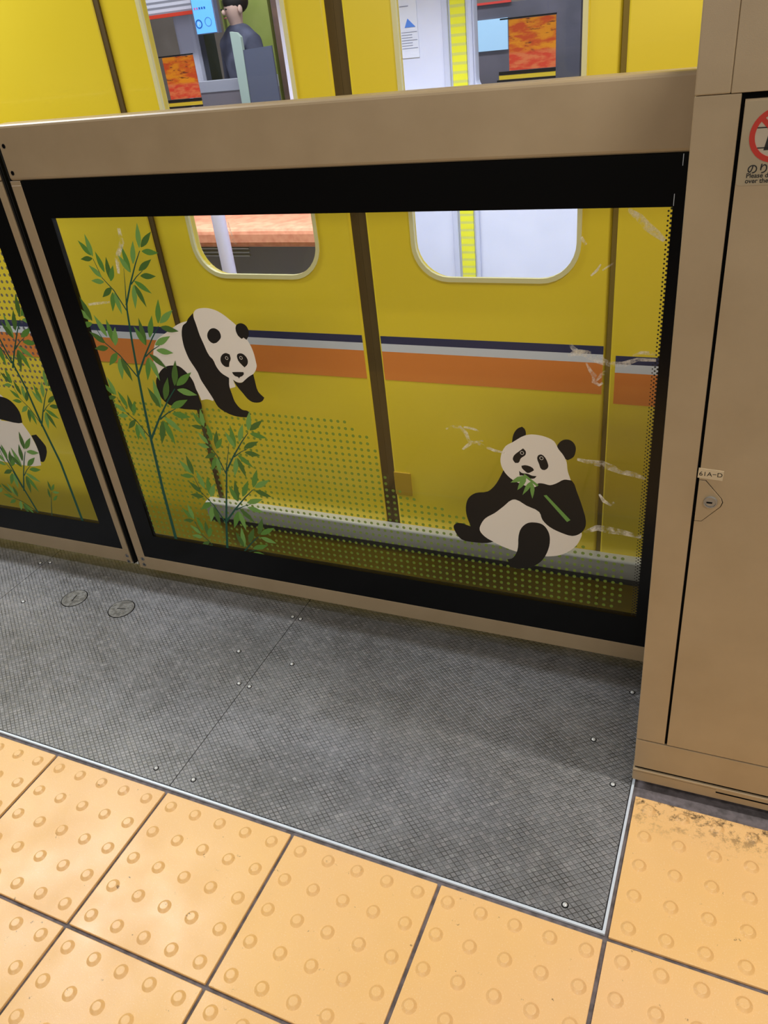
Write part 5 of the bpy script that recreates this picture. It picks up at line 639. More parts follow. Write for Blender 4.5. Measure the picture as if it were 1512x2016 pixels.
  (3, [(-1.6895,.2582),(-1.6912,.2623),(-1.6928,.2686),(-1.6928,.2738),(-1.6918,.2796),(-1.69,.2857),(-1.6877,.2925),(-1.686,.2856),(-1.6846,.2793),(-1.684,.2734),(-1.6844,.2683),(-1.6864,.2622),(-1.6885,.2581)]),
  (5, [(-1.6864,.2597),(-1.6855,.2639),(-1.6833,.2695),(-1.6804,.2733),(-1.6764,.2771),(-1.6715,.2806),(-1.666,.2843),(-1.6684,.2781),(-1.6708,.2726),(-1.6736,.2678),(-1.6767,.2642),(-1.6817,.2608),(-1.6856,.259)]),
  (4, [(-1.6852,.2542),(-1.6821,.2564),(-1.6772,.2587),(-1.6731,.2593),(-1.6683,.259),(-1.6631,.2579),(-1.6574,.2564),(-1.6627,.2539),(-1.6676,.2518),(-1.6722,.2505),(-1.6764,.2504),(-1.6816,.2516),(-1.6851,.2532)]),
  (3, [(-1.7037,.2328),(-1.705,.2371),(-1.7059,.2434),(-1.7054,.2484),(-1.7038,.254),(-1.7013,.2598),(-1.6984,.2662),(-1.6974,.2592),(-1.6966,.253),(-1.6967,.2472),(-1.6976,.2422),(-1.7002,.2364),(-1.7027,.2326)]),
  (5, [(-1.6948,.2249),(-1.6932,.2288),(-1.6901,.2339),(-1.6867,.2372),(-1.6821,.2401),(-1.6768,.2426),(-1.6707,.2453),(-1.6742,.2396),(-1.6774,.2347),(-1.6809,.2305),(-1.6846,.2276),(-1.6901,.2252),(-1.6942,.2241)]),
  (3, [(-1.8917,.2441),(-1.897,.2431),(-1.9045,.2431),(-1.91,.2448),(-1.9159,.248),(-1.9217,.2526),(-1.928,.2579),(-1.9198,.258),(-1.9124,.2578),(-1.9058,.2567),(-1.9004,.2544),(-1.8947,.2497),(-1.8912,.2456)]),
  (5, [(-1.8878,.2447),(-1.8934,.2473),(-1.9005,.2523),(-1.9051,.2575),(-1.909,.2644),(-1.9123,.2724),(-1.9158,.2814),(-1.9078,.2759),(-1.9008,.2708),(-1.8951,.2654),(-1.8911,.2597),(-1.8879,.2516),(-1.8867,.2456)]),
  (4, [(-1.8867,.2397),(-1.8884,.2355),(-1.8918,.2303),(-1.8956,.2272),(-1.9006,.2247),(-1.9065,.2229),(-1.9132,.2211),(-1.9095,.2269),(-1.906,.232),(-1.9021,.2361),(-1.898,.2387),(-1.892,.2404),(-1.8875,.2408)]),
  (3, [(-1.8543,.2275),(-1.8599,.2293),(-1.8673,.2331),(-1.8721,.2375),(-1.8766,.2436),(-1.8805,.2509),(-1.8846,.2591),(-1.8764,.2549),(-1.8692,.251),(-1.8631,.2465),(-1.8587,.2416),(-1.855,.2342),(-1.8532,.2285)]),
  (5, [(-1.857,.2121),(-1.8618,.2103),(-1.8688,.2091),(-1.8742,.2099),(-1.8801,.2122),(-1.8861,.2157),(-1.8928,.2199),(-1.885,.2212),(-1.8781,.2222),(-1.8718,.2221),(-1.8665,.2207),(-1.8605,.217),(-1.8567,.2135)]),
  (4, [(-1.8392,.2209),(-1.844,.2248),(-1.8498,.2313),(-1.853,.2375),(-1.8553,.2452),(-1.8567,.2537),(-1.8581,.2634),(-1.8516,.2561),(-1.8459,.2495),(-1.8415,.2429),(-1.8389,.2364),(-1.8377,.2277),(-1.8378,.2215)]),
  (3, [(-1.8363,.2176),(-1.8393,.222),(-1.8423,.2287),(-1.8431,.2344),(-1.8424,.241),(-1.8405,.248),(-1.8382,.2558),(-1.8348,.2484),(-1.832,.2417),(-1.8304,.2353),(-1.8303,.2295),(-1.8324,.2225),(-1.8348,.2177)]),
  (5, [(-1.8498,.2051),(-1.8521,.201),(-1.8563,.196),(-1.8605,.1932),(-1.866,.1913),(-1.8724,.1901),(-1.8795,.189),(-1.8749,.1946),(-1.8707,.1995),(-1.8662,.2032),(-1.8617,.2055),(-1.8552,.2065),(-1.8505,.2063)]),
  (4, [(-1.8296,.2037),(-1.8289,.1984),(-1.8293,.191),(-1.8313,.1856),(-1.835,.18),(-1.8399,.1746),(-1.8456,.1687),(-1.8451,.1769),(-1.8445,.1842),(-1.843,.1906),(-1.8404,.1958),(-1.8353,.2011),(-1.831,.2043)]),
  (3, [(-1.8242,.196),(-1.8204,.1913),(-1.8161,.1838),(-1.8143,.1772),(-1.8136,.1694),(-1.8137,.167),(-1.8237,.167),(-1.8238,.1671),(-1.8266,.1744),(-1.8278,.1812),(-1.8272,.1897),(-1.8257,.1957)]),
  (5, [(-1.8207,.1975),(-1.8151,.1946),(-1.8079,.1893),(-1.8033,.1838),(-1.7993,.1767),(-1.796,.1685),(-1.7954,.167),(-1.8031,.167),(-1.8076,.1704),(-1.8134,.1761),(-1.8175,.182),(-1.8207,.1904),(-1.822,.1966)]),
 ],
}
RINGS = {'walk': [[-0.9827, 0.7008], [-0.9447, 0.7034]], 'sit': [[-0.3161, 0.5338], [-0.2765, 0.5262]]}
DOT_EDGE = [[-1.4603, 0.5863], [-0.705, 0.5795], [-0.6847, 0.5492], [-0.6598, 0.5342], [-0.6394, 0.501], [-0.6243, 0.4181], [-0.5271, 0.3711], [-0.4443, 0.3673], [-0.3477, 0.345], [-0.0985, 0.3085], [-0.0937, 0.2288], [-0.1083, 0.1694], [-0.179, 0.1654]]
TAPES = [([(-0.2257,0.7736),(-0.2213,0.7649),(-0.2116,0.7542),(-0.1991,0.7549),(-0.1864,0.7478),(-0.1696,0.7409),(-0.1509,0.7353),(-0.1306,0.7353),(-0.1053,0.7468),(-0.0739,0.7474)],0.016),([(-0.2283,0.7466),(-0.2199,0.7516),(-0.2074,0.7545),(-0.1928,0.753),(-0.1637,0.7457)],0.014),([(-0.1943,0.735),(-0.1876,0.7218),(-0.1788,0.7109),(-0.1804,0.6993),(-0.1697,0.6931),(-0.1636,0.6981)],0.008),([(-0.1762,0.6996),(-0.1664,0.714),(-0.1545,0.7238),(-0.1385,0.7315)],0.007),([(-0.1137,0.7539),(-0.1003,0.7601),(-0.0846,0.7598),(-0.0738,0.7583)],0.007),([(-0.4758,0.5733),(-0.4618,0.58),(-0.4445,0.5803),(-0.4329,0.567),(-0.4264,0.549),(-0.4094,0.5468),(-0.3902,0.5395),(-0.3734,0.5334),(-0.3519,0.5304)],0.01),([(-0.4423,0.5285),(-0.4319,0.5378),(-0.4216,0.5469),(-0.3969,0.5534)],0.008),([(-0.4371,0.581),(-0.4201,0.58),(-0.4033,0.5751)],0.006),([(-0.2055,0.532),(-0.1851,0.5291),(-0.1582,0.527),(-0.1403,0.5213),(-0.1224,0.5144),(-0.0961,0.5111),(-0.074,0.5035)],0.014),([(-0.1598,0.4574),(-0.15,0.4423),(-0.136,0.4347),(-0.1296,0.4425)],0.008),([(-0.1864,0.3599),(-0.161,0.3757),(-0.1376,0.3737),(-0.1099,0.3725),(-0.0733,0.3671)],0.016),([(-0.1372,1.0034),(-0.1191,0.9911),(-0.1061,0.977),(-0.0897,0.9647),(-0.0768,0.9541)],0.014),([(-0.1923,0.8948),(-0.1824,0.9044),(-0.1764,0.9148)],0.004),([(-0.1732,0.9045),(-0.1643,0.9112),(-0.1545,0.9169)],0.004),([(-0.2103,0.96),(-0.2025,0.9472)],0.006),([(-0.9062,0.9934),(-0.9045,0.9747),(-0.9022,0.9652)],0.004),([(-0.903,0.9599),(-0.8966,0.9493)],0.007),([(-1.184,0.9835),(-1.185,0.9555),(-1.2116,0.9196),(-1.2189,0.8865)],0.016),([(-1.3336,0.8131),(-1.297,0.818),(-1.2667,0.8208)],0.008),]
# ------------------------------------------------------------------ prints on the glass
INK = [mat('white_ink', lin(250, 244, 234), .5), mat('black_ink', lin(14, 10, 6), .5), mat('red_ink', lin(185, 40, 20), .5),
       mat('leaf_green_deep', lin(78, 118, 46), .5), mat('leaf_green_bright', lin(122, 172, 84), .5), mat('leaf_green_mid', lin(96, 148, 58), .5),
       mat('stem_green', lin(18, 84, 66), .5)]
def decal(key, name, parent, off, y, rings=(), label=None):
    b = MB()
    for i, (mi, pts) in enumerate(PRINTS[key]):
        yy = y-.00004*i*(1 if len(PRINTS[key]) < 40 else .25)
        b.prism(pts, yy, yy, mi)
    yy = y-.00004*len(PRINTS[key])
    for cx, cz in rings: b.disc(cx, cz, .0040, yy, yy, 0, 20, .0030)
    return b.build(name, INK, parent, off, label=label)
def inside(x, z, poly):
    c = False; n = len(poly)
    for i in range(n):
        x1, z1 = poly[i]; x2, z2 = poly[(i+1) % n]
        if (z1 > z) != (z2 > z) and x < (x2-x1)*(z-z1)/(z2-z1)+x1: c = not c
    return c

# ------------------------------------------------------------------ sliding screen doors
def screen_door(x0, x1, label, clear, black, ztop=1.1962, zbot=.0316, edge='left'):
    """x0..x1 whole leaf, clear=(xl,xr,zb,zt) see-through part, black=(xl,xr,zb,zt) dark border"""
    cx = (max(x0, -2.2)+min(x1, 0))/2
    off = (cx, 0, 0)
    t = thing('screen_door', label, 'platform screen door', (cx*math.cos(TH), DOOR_Y+cx*SLOPE, 0), (0, 0, TH), group='glass screen doors at the platform edge')
    D = .045
    rail = MB(); rail.box(x0, x1, -.001, D, black[3], ztop); rail.build('top_rail', BEIGE, t, off, bevel=.007)
    r = MB(); r.box(x0, x1, -.001, D, zbot, black[2]); r.build('bottom_rail', BEIGE, t, off, bevel=.0012)
    if edge in ('left', 'both'):
        r = MB(); r.box(x0, black[0], -.001, D, black[2], black[3]); r.build('stile', BEIGE, t, off, bevel=.0008)
    if edge == 'right':
        r = MB(); r.box(black[1], x1, -.001, D, black[2], black[3]); r.build('stile', BEIGE, t, off, bevel=.0008)
    b = MB()
    b.prism([(black[0], black[2]), (black[1], black[2]), (black[1], black[3]), (black[0], black[3])], -.0005, .012,
            holes=[[(clear[0], clear[2]), (clear[1], clear[2]), (clear[1], clear[3]), (clear[0], clear[3])]])
    b.build('black_border', BLACK, t, off)
    g = MB(); g.box(clear[0]-.01, clear[1]+.01, .002, .010, clear[2]-.01, clear[3]+.01)
    g.build('glass_pane', GLASS, t, off)
    return t, off
SCREW = mat('countersunk_screw', lin(150, 140, 128), .3, .9)
def screws(t, off, pts, dark=False):
    for x, z in pts:
        b = MB()
        if dark:
            b.disc(x, z, .0050, -.0014, .002, 1, 20, .0042); b.disc(x, z, .0042, -.0012, .002, 0, 16)
        else:
            b.disc(x, z, .0060, -.0013, .002, 1, 20, .0050); b.disc(x, z, .0050, -.0018, .002, 2, 20); b.disc(x, z, .0020, -.0021, .002, 0, 6)
        b.build('screw_hole' if dark else 'screw', [GAP, SCREW, STEEL], t, off)

dr, off = screen_door(-1.4455, .42, 'glass screen door printed with two pandas, sliding into the beige housing',
                      (-1.3611, -.0687, .1556, 1.0062), (-1.4165, .4000, .0755, 1.0851))
GLY = .0017
DOTG = alpha_mat('green_dot_ink', lin(122, 150, 50), .9)
b = MB(); edge = list(DOT_EDGE)+[(-1.46, .15)]
for i in range(-32, 56):
    for j in range(0, 26):
        x = -.940+.01636*i; z = .567-.01636*j
        if x < -1.353 or z < .160 or not inside(x, z-.001, edge): continue
        b.disc(x, z, .0039, GLY, GLY, 0, 10)
b.build('green_dots', DOTG, dr, off)['kind'] = 'stuff'
FRIT = mat('black_frit', lin(10, 9, 8), .5)
b = MB()
for j in range(112):
    z = .160+.0076*j
    if z > 1.004: break
    for c, (dx, rr, sh) in enumerate(((.0012, .0021, 0), (.0058, .0017, .5), (.0100, .0013, 0))):
        if z > .75 and c == 2: continue
        b.disc(-.0687-dx, z+.0076*sh, rr, GLY, GLY, 0, 8)
b.build('edge_dots', FRIT, dr, off)['kind'] = 'stuff'
decal('panda_walk', 'panda_print', dr, off, GLY-.0002, RINGS['walk'], 'walking panda print leaning down to the right')
decal('panda_sit', 'panda_print', dr, off, GLY-.0002, RINGS['sit'], 'sitting panda print chewing bamboo')
decal('bamboo_tall', 'bamboo_print', dr, off, GLY-.0008, (), 'tall bamboo print on the left of the glass')
decal('bamboo_short', 'bamboo_print', dr, off, GLY-.0008, (), 'shorter bamboo print')
screws(dr, off, [(-1.4181-.008, .0650), (-1.4189-.008, .0449)])
screws(dr, off, [(-1.4263-.003, 1.1551), (-1.4264-.003, 1.1015)], True)
# fine pale joint lines and notch
b = MB(); b.box(-1.4445, -1.4175, -.0014, .001, 1.0750, 1.0762); b.build('joint_line', mat('pale_joint', lin(225, 212, 195), .4), dr, off)
b = MB(); b.box(-.0600, -.0590, -.0012, .001, 1.067, 1.084); b.box(-.0683, -.0673, -.0012, .001, 1.008, 1.026)
b.build('joint_line', ALU, dr, off)
# scuffed residue of tape
TAPE = alpha_mat('tape_residue', lin(255, 252, 244), None, (34, .42, .66, .95), .35)
def ribbon(pts, w):
    n = len(pts); L = []; R = []
    for i, q in enumerate(pts):
        a = Vector(pts[max(i-1, 0)]); c = Vector(pts[min(i+1, n-1)]); d = (c-a).normalized(); nn = Vector((-d.y, d.x))
        ww = w*(.25+.75*math.sin(math.pi*(i+.5)/n))*random.uniform(.7, 1.2)
        L.append(tuple(Vector(q)+nn*ww/2)); R.append(tuple(Vector(q)-nn*ww/2))
    return L, R
b = MB()
for pts, w in TAPES:
    L, R = ribbon(pts, w)
    n = len(L); vs = [(q[0], GLY-.0013, q[1]) for q in L+R]
    b.add(vs, [(n+i, n+i+1, i+1, i) for i in range(n-1)])
b.build('tape_residue', TAPE, dr, off)

dl, off2 = screen_door(-3.1, -1.4725, 'glass screen door at the left edge with slanting bamboo print',
                       (-3.0, -1.5460, .1670, 1.0062), (-3.05, -1.4905, .0885, 1.0851), edge='right', zbot=.042)
BLUEDOT = alpha_mat('slate_dot_ink', lin(92, 94, 108), .85)
b = MB()
for i in range(0, 26):
    for j in range(-2, 22):
        x = -1.548-.0165*i; z = .928-.0165*j
        if z < .575+max(0, (-1.60-x))*0: continue
        b.disc(x-.001, z, .0042, GLY, GLY, 0, 10)
b.build('slate_dots', BLUEDOT, dl, off2)['kind'] = 'stuff'
decal('panda_back', 'panda_print', dl, off2, GLY-.0002, (), 'panda print cut off by the left edge')
decal('bamboo_slant', 'bamboo_print', dl, off2, GLY-.0008, (), 'tall slanting bamboo print')
decal('bamboo_low', 'bamboo_print', dl, off2, GLY-.0008, (), 'low bamboo print')
screws(dl, off2, [(-1.4820, .0666), (-1.4825, .0463)])
# rubber seals filling the gap
for par, o_, x0, x1 in ((dr, off, -1.4535, -1.4450), (dl, off2, -1.4730, -1.4640)):
    b = MB(); b.box(x0, x1, .006, .040, .038, 1.190)
    m_ = (x0+x1)/2; b.box(x0+.002, x1-.002, .002, .044, .038, 1.190)
    b.build('rubber_seal', RUBBER, par, o_, bevel=.002)

# ------------------------------------------------------------------ housing at the right
HX = .0062
hcx = .45
ho = thing('door_housing', 'beige metal housing beside the panda door with prohibition sign and lock', 'door housing',
           (hcx, HOUSE_Y+hcx*SLOPE, 0), (0, -.0062, TH))
oh = (hcx, 0, 0)
X0 = -.0195; XE = 1.25; XP = .0305
b = MB(); b.box(X0, XE, .012, .300, .062, 1.2000); 
b.build('cabinet_body', BEIGE, ho, oh)
b = MB(); b.box(X0, XE, .375, .46, .062, 1.2); b.build('rear_panel', BEIGE, ho, oh)
b = MB(); b.box(X0, XP-.0002, 0, .013, .1340, 1.1998); b.build('corner_post', BEIGE, ho, oh, bevel=.0012)
b = MB(); b.box(X0, XE, 0, .013, .0580, .1315); b.build('lower_rail', BEIGE, ho, oh, bevel=.0010)
b = MB(); b.box(X0, .0185, -.001, .30, 1.2004, 1.31); b.build('top_cover', BEIGE, ho, oh, bevel=.0016)
b = MB(); b.box(.0187, XE, -.001, .30, 1.2004, 1.31); b.build('top_cover', BEIGE, ho, oh, bevel=.0008)
b = MB(); b.box(XP, XE, .004, .012, .1325, 1.2003); b.box(X0+.002, XE, .003, .29, .040, .062); b.box(X0+.003, XP, .003, .29, 1.198, 1.203)
b.build('shadow_gap', GAP, ho, oh)
# front panel with cut-out lock plate
lk = [(.0283, .700), (.0433, .700), (.0672, .672), (.0692, .666), (.0672, .6590), (.0440, .6305), (.0283, .6300)]
fp = [(XP+.0040, .1350), (XE, .1350), (XE, 1.1935), (XP+.0040, 1.1935), (XP+.0040, .7012), (.0439, .7012), (.0682, .6724), (.0704, .666), (.0682, .6582), (.0444, .6293), (XP+.0040, .6288)]
b = MB(); b.prism(fp, -.0005, .006); pn = b.build('front_panel', BEIGE, ho, oh)
b = MB(); b.prism([(XP+.0040, .700), (.0433, .700), (.0672, .672), (.0692, .666), (.0672, .6590), (.0440, .6305), (XP+.0040, .6300)], -.0010, .005)
lp = b.build('lock_plate', BEIGE, ho, oh, bevel=.0006)
b = MB(); b.disc(.0533, .6655, .0094, -.0042, .003, 0, 32, .0075); b.disc(.0533, .6655, .0076, -.0030, .003, 0, 32); b.build('lock', CHROME, lp, oh, bevel=.0008)
b = MB(); b.box(.0480, .0560, -.0036, -.0025, .6640, .6662); b.build('keyhole', GAP, lp, oh)
LABELW = mat('label_white', lin(204, 186, 154), .5)
b = MB(); b.prism([(.0318, .7045), (.0655, .7025), (.0660, .7185), (.0322, .7205)], -.0012, -.0004)
lb = b.build('label_plate', LABELW, ho, oh)
tx = text('61A\u2212D', .0333, .7083, .0098, -.0014, INK[1], lb, off=oh, sx=1.08)
# prohibition sign
SIGNM = mat('sign_film', lin(168, 152, 124), .35)
b = MB(); b.prism(rrect(.0350, .2000, 1.1025, 1.1915, .004), -.0013, -.0004)
sg = b.build('prohibition_sign', SIGNM, ho, oh)
cx, cz, R = .0722, 1.1555, .0290
b = MB(); b.disc(cx, cz, R-.004, -.0014, -.0013, 0, 40); b.build('white_disc', mat('sign_white', lin(184, 170, 150), .4), sg, oh)
b = MB(); b.disc(cx, cz, R, -.0020, -.0013, 0, 48, R-.0058)
a = math.radians(-45); ux, uz = math.cos(a), math.sin(a); L = R-.003; hw = .0026
b.prism([(cx-ux*L-uz*hw, cz-uz*L+ux*hw), (cx-ux*L+uz*hw, cz-uz*L-ux*hw), (cx+ux*L+uz*hw, cz+uz*L-ux*hw), (cx+ux*L-uz*hw, cz+uz*L+ux*hw)][::-1], -.0019, -.0013)
b.build('red_ring', INK[2], sg, oh)
b = MB()
b.box(cx-.0235, cx+.0235, -.0017, -.0013, cz+.0076, cz+.0088); b.box(cx-.0200, cx+.0200, -.0017, -.0013, cz-.0135, cz-.0123)
b.disc(cx-.012, cz+.0115, .0025, -.0017, -.0013, 0, 16)
b.prism([(cx-.0125, cz-.0155), (cx-.0105, cz-.005), (cx-.0085, cz+.006), (cx+.001, cz+.006), (cx+.002, cz-.004), (cx+.0005, cz-.0155)], -.0017, -.0013)
b.prism([(cx-.0105, cz+.009), (cx-.004, cz+.0135), (cx+.004, cz+.0105), (cx+.001, cz+.009)], -.0017, -.0013)
b.build('pictogram', INK[1], sg, oh)
text('\u306e\u308a\u3060\u3055\u306a\u3044\u3067\u304f\u3060\u3055\u3044', .0450, 1.1162, .0118, -.0015, INK[1], sg, off=oh, bold=.00018)
text('Please do not lean', .0450, 1.1110, .0072, -.0015, INK[1], sg, off=oh, bold=.00012)
text('over the door', .0445, 1.1052, .0072, -.0015, INK[1], sg, off=oh, bold=.00012)
# base plate with slot
b = MB(); b.box(X0-.0015, XE, -.0012, .30, .0195, .0520)
b.build('base_plate', BEIGE, ho, oh, bevel=.003)
b = MB(); b.box(.128, XE, -.0018, .0, .0375, .0405); b.box(X0, .128, -.0014, .0, .0460, .0464)
b.build('base_slot', GAP, ho, oh)
b = MB(); b.box(X0+.02, XE-.02, .03, .28, -.0055, .02); b.build('foot', RUBBER, ho, oh)

# ------------------------------------------------------------------ the train
tr = thing('subway_train', 'yellow subway train with orange, white and navy stripes behind the glass doors', 'train',
           (-1.2*math.cos(TH), TRAIN_Y-1.2*SLOPE, -1.05), (0, 0, TH))
ot = (-1.2, 0, -1.05)
YEL = mat('train_yellow', lin(248, 222, 60), .28, noise=(1.5, lin(245, 218, 52), .4, .6), coat=.2)
NAVY = mat('navy_band', lin(50, 54, 92), .35); WHITE = mat('white_band', lin(222, 226, 235), .35); ORANGE = mat('orange_band', lin(238, 142, 62), .35)
RIM = mat('bright_rim', lin(235, 228, 170), .25); BROWNR = mat('brown_rubber', lin(92, 72, 24), .7)
SILL = mat('sill_metal', lin(212, 212, 204), .2, .25)
IW = mat('train_inner_white', lin(228, 230, 246), .35, noise=(3, lin(220, 223, 240), .4, .6))
XA, XB = -5.2, 1.6
ZW0, ZW1 = .765, 1.72
DL, DR = -1.412, -.209
# body side with door opening
b = MB()
b.box(XA, DL, .0, .05, -.62, 2.3); b.box(DR, XB, .0, .05, -.62, 2.3); b.box(DL, DR, 0, .05, 1.95, 2.3); b.box(DL, DR, 0, .05, -.62, -.018)
b.build('side_wall', YEL, tr, ot, bevel=.004)
for nm, m_, z0, z1 in (('navy_stripe', NAVY, .5995, .6195), ('white_stripe', WHITE, .5785, .5995), ('orange_stripe', ORANGE, .500, .5785)):
    b = MB(); dz = -.019
    b.box(DR+.012, XB, -.0008, .001, z0+dz, z1+dz); b.box(XA, DL-.014, -.0008, .001, z0+.0, z1+.0); b.build(nm, m_, tr, ot)
b = MB()
b.box(DL-.014, DL+.014, .002, .03, -.01, 1.95); b.build('door_frame_rubber', BROWNR, tr, ot)
b = MB(); b.box(DR-.010, DR+.010, .002, .03, -.01, 1.95); b.build('door_frame_rubber', mat('olive_rubber', lin(130, 108, 30), .7), tr, ot)
# leaves
SE = -.807
for x0, x1, wx0, wx1 in ((DL+.011, SE-.020, -1.292, -.922), (SE+.020, DR-.011, -.672, -.287)):
    b = MB()
    b.prism([(x0, -.005), (x1, -.005), (x1, 1.95), (x0, 1.95)], .006, .040, holes=[rrect(wx0, wx1, ZW0, ZW1, .085, 8)])
    lf = b.build('door_leaf', YEL, tr, ot)
    bv = lf.modifiers.new('bevel', 'BEVEL'); bv.width = .008; bv.segments = 4; bv.limit_method = 'ANGLE'; bv.angle_limit = math.radians(50)
    b = MB(); b.prism(rrect(wx0-.004, wx1+.004, ZW0-.004, ZW1+.004, .088), .004, .012, holes=[rrect(wx0+.006, wx1-.006, ZW0+.007, ZW1-.006, .079)])
    b.build('window_rim', RIM, lf, ot)
    b = MB(); b.prism(rrect(wx0+.004, wx1-.004, ZW0+.004, ZW1-.004, .08), .018, .022); b.build('window_pane', TGLASS, lf, ot)
    b = MB(); b.box(x0-.0198, x0+.002, .012, .036, 0, 1.94) if x0 > -1 else b.box(x1-.002, x1+.0198, .012, .036, 0, 1.94)
    b.build('edge_rubber', BROWNR, lf, ot)
    for nm, m_, z0, z1 in (('navy_stripe', NAVY, .5995, .6195), ('white_stripe', WHITE, .5785, .5995), ('orange_stripe', ORANGE, .500, .5785)):
        b = MB(); b.box(x0+.006, x1-.006, .0052, .008, z0, z1); b.build(nm, m_, lf, ot)
    if x0 > -1:
        b = MB(); b.box(-.786, -.735, .003, .008, .146, .221); b.build('access_plate', mat('ochre_plate', lin(196, 160, 40), .35), lf, ot, bevel=.002)
b = MB(); b.box(-1.45, .02, -.030, .006, -.012, .048); b.build('door_sill', SILL, tr, ot, bevel=.006)
b = MB(); b.box(-1.45, .02, -.022, .004, -.032, -.013); b.build('sill_gap', mat('sill_shadow_lip', lin(96, 94, 86), .5), tr, ot)
# inside
FLOORM = mat('train_floor', lin(112, 108, 108), .5, noise=(30, lin(95, 92, 92), .4, .6))
b = MB(); b.box(XA, XB, .05, 2.50, -.04, 0); b.build('floor_plate', FLOORM, tr, ot)
b = MB(); b.box(XA, XB, 0, 2.55, 2.3, 2.36); b.build('roof', IW, tr, ot)
b = MB(); b.box(XA, XA+.04, .05, 2.5, -.02, 2.3); b.build('end_wall', IW, tr, ot)
b = MB(); b.box(XB-.04, XB, .05, 2.5, -.02, 2.3); b.build('end_wall', IW, tr, ot)
FY = 2.36        # inner face of the far side
b = MB()
outer = [(XA, 0), (XB, 0), (XB, 2.3), (XA, 2.3)]
holes = [rrect(-3.14, -2.24, .90, 1.72, .06), rrect(-1.225, -.700, .93, 1.72, .06), rrect(-.62, -.24, .93, 1.72, .06)]
b.prism(outer, FY, FY+.06, holes=holes); b.build('far_side_wall', IW, tr, ot)
b = MB()
b.prism(rrect(-3.14, -2.24, .90, 1.72, .06), FY+.02, FY+.024); b.build('far_window_pane', TGLASS, tr, ot)
b = MB(); b.prism(rrect(-1.225, -.700, .93, 1.72, .06), FY+.02, FY+.024)
b.build('far_window_pane', TGLASS, tr, ot)
# yellow edge strip with grey ticks, notice and pillar on the far door
YS = mat('yellow_safety_strip', lin(236, 228, 60), .4)
n = NT(YS); px, py, pz = n.sep(n.pos())
tk = n.math('FRACT', n.math('MULTIPLY', pz, 26.0)); n.to('Base Color', n.mix(n.rng(tk, .62, .75), lin(240, 236, 60), lin(214, 214, 110)))
b = MB(); b.box(-1.335, -1.262, FY-.012, FY, .02, 1.9); b.build('yellow_edge_strip', YS, tr, ot, bevel=.003)
b = MB(); b.box(-1.375, -1.345, FY-.02, FY, .02, 1.9); b.box(-1.252, -1.230, FY-.015, FY, .02, 1.9); b.build('door_edge', mat('pale_edge', lin(205, 208, 226), .35), tr, ot, bevel=.005)
b = MB(); b.box(-1.600, -1.500, FY-.004, FY, 1.10, 1.45)
nt_ = b.build('notice', mat('notice_paper', lin(228, 230, 240), .5), tr, ot)
b = MB(); b.prism([(-1.565, 1.226), (-1.51, 1.226), (-1.548, 1.262)], FY-.0055, FY-.004, 0)
for i in range(7):
    zz = 1.205-.011*i; b.box(-1.585, -1.585+(.055 if i % 3 else .08), FY-.005, FY-.004, zz, zz+.003, 1)
for i in range(4):
    zz = 1.40-.03*i; b.box(-1.585, -1.54, FY-.005, FY-.004, zz, zz+.004, 1)
b.build('notice_print', [mat('notice_blue', lin(90, 140, 225), .5), mat('notice_grey', lin(150, 155, 175), .5)], nt_, ot)
# orange advert stickers on the far windows
def advert():
    m = mat('orange_advert', lin(232, 140, 20), .5); n = NT(m); p = n.pos()
    mp = n.nt.nodes.new('ShaderNodeMapping'); mp.inputs['Scale'].default_value = (5, 1, 16); n.nt.links.new(p, mp.inputs[0])
    v = n.noise(2.2, mp.outputs[0], 4, .6); w2 = n.noise(4.0, mp.outputs[0], 3, .6)
    c = n.mix(n.rng(v, .42, .60), lin(206, 128, 14), lin(182, 66, 22)); c = n.mix(n.rng(w2, .60, .68), c, lin(110, 48, 20))
    x, y, z = n.sep(p); c = n.mix(n.rng(z, 1.075+1.05, 1.09+1.05, 1, 0), c, n.mix(n.rng(w2, .4, .6), lin(198, 104, 60), lin(190, 56, 34)))
    n.to('Base Color', c); return m
ADV = advert()
for x0, x1 in ((-2.985, -2.785), (-1.058, -.843)):
    b = MB(); b.box(x0, x1, FY-.012, FY-.006, 1.010, 1.213); ad = b.build('window_poster', ADV, tr, ot)
    b = MB(); b.box(x0-.04, x1+.002, FY-.014, FY-.006, 1.214, 1.220); b.build('poster_clip', RUBBER, ad, ot)
    b = MB(); b.box(x0-.05, x1, FY-.014, FY-.006, .994, 1.008); b.build('poster_clip', RUBBER, ad, ot)
    b = MB(); b.box(x0-.06, x1, FY-.014, FY-.006, .966, .974); b.build('poster_clip', RUBBER, ad, ot)
    b = MB(); b.box(x0-.05, x1, FY-.012, FY-.006, .975, .993); b.build('poster_footer', mat('ochre_footer', lin(190, 165, 40), .5), ad, ot)
# bench seat
SEAT = mat('salmon_upholstery', lin(222, 152, 112), .8, noise=(22, lin(204, 128, 92), .4, .65), bump=(200, .3))
b = MB(); b.box(-3.55, -1.83, 1.86, 2.30, .33, .43); b.build('seat_cushion', SEAT, tr, ot, bevel=.03)
b = MB(); b.box(-3.55, -1.83, 2.22, 2.35, .43, .86); b.build('seat_backrest', SEAT, tr, ot, bevel=.03)
b = MB(); b.box(-3.55, -1.83, 1.98, 2.35, .0, .33); b.build('seat_base', mat('seat_base', lin(120, 118, 120), .4, .4), tr, ot)
for z in (.255, .275, .295):
    b = MB(); b.box(-3.5, -2.42, 1.972, 1.98, z, z+.006); b.build('heater_rail', STEEL, tr, ot)
b = MB(); b.prism([(-1.825, .0), (-1.800, .0), (-1.800, .92), (-1.825, .92)], 1.85, 2.35); b.build('bench_end_panel', IW, tr, ot, bevel=.006)
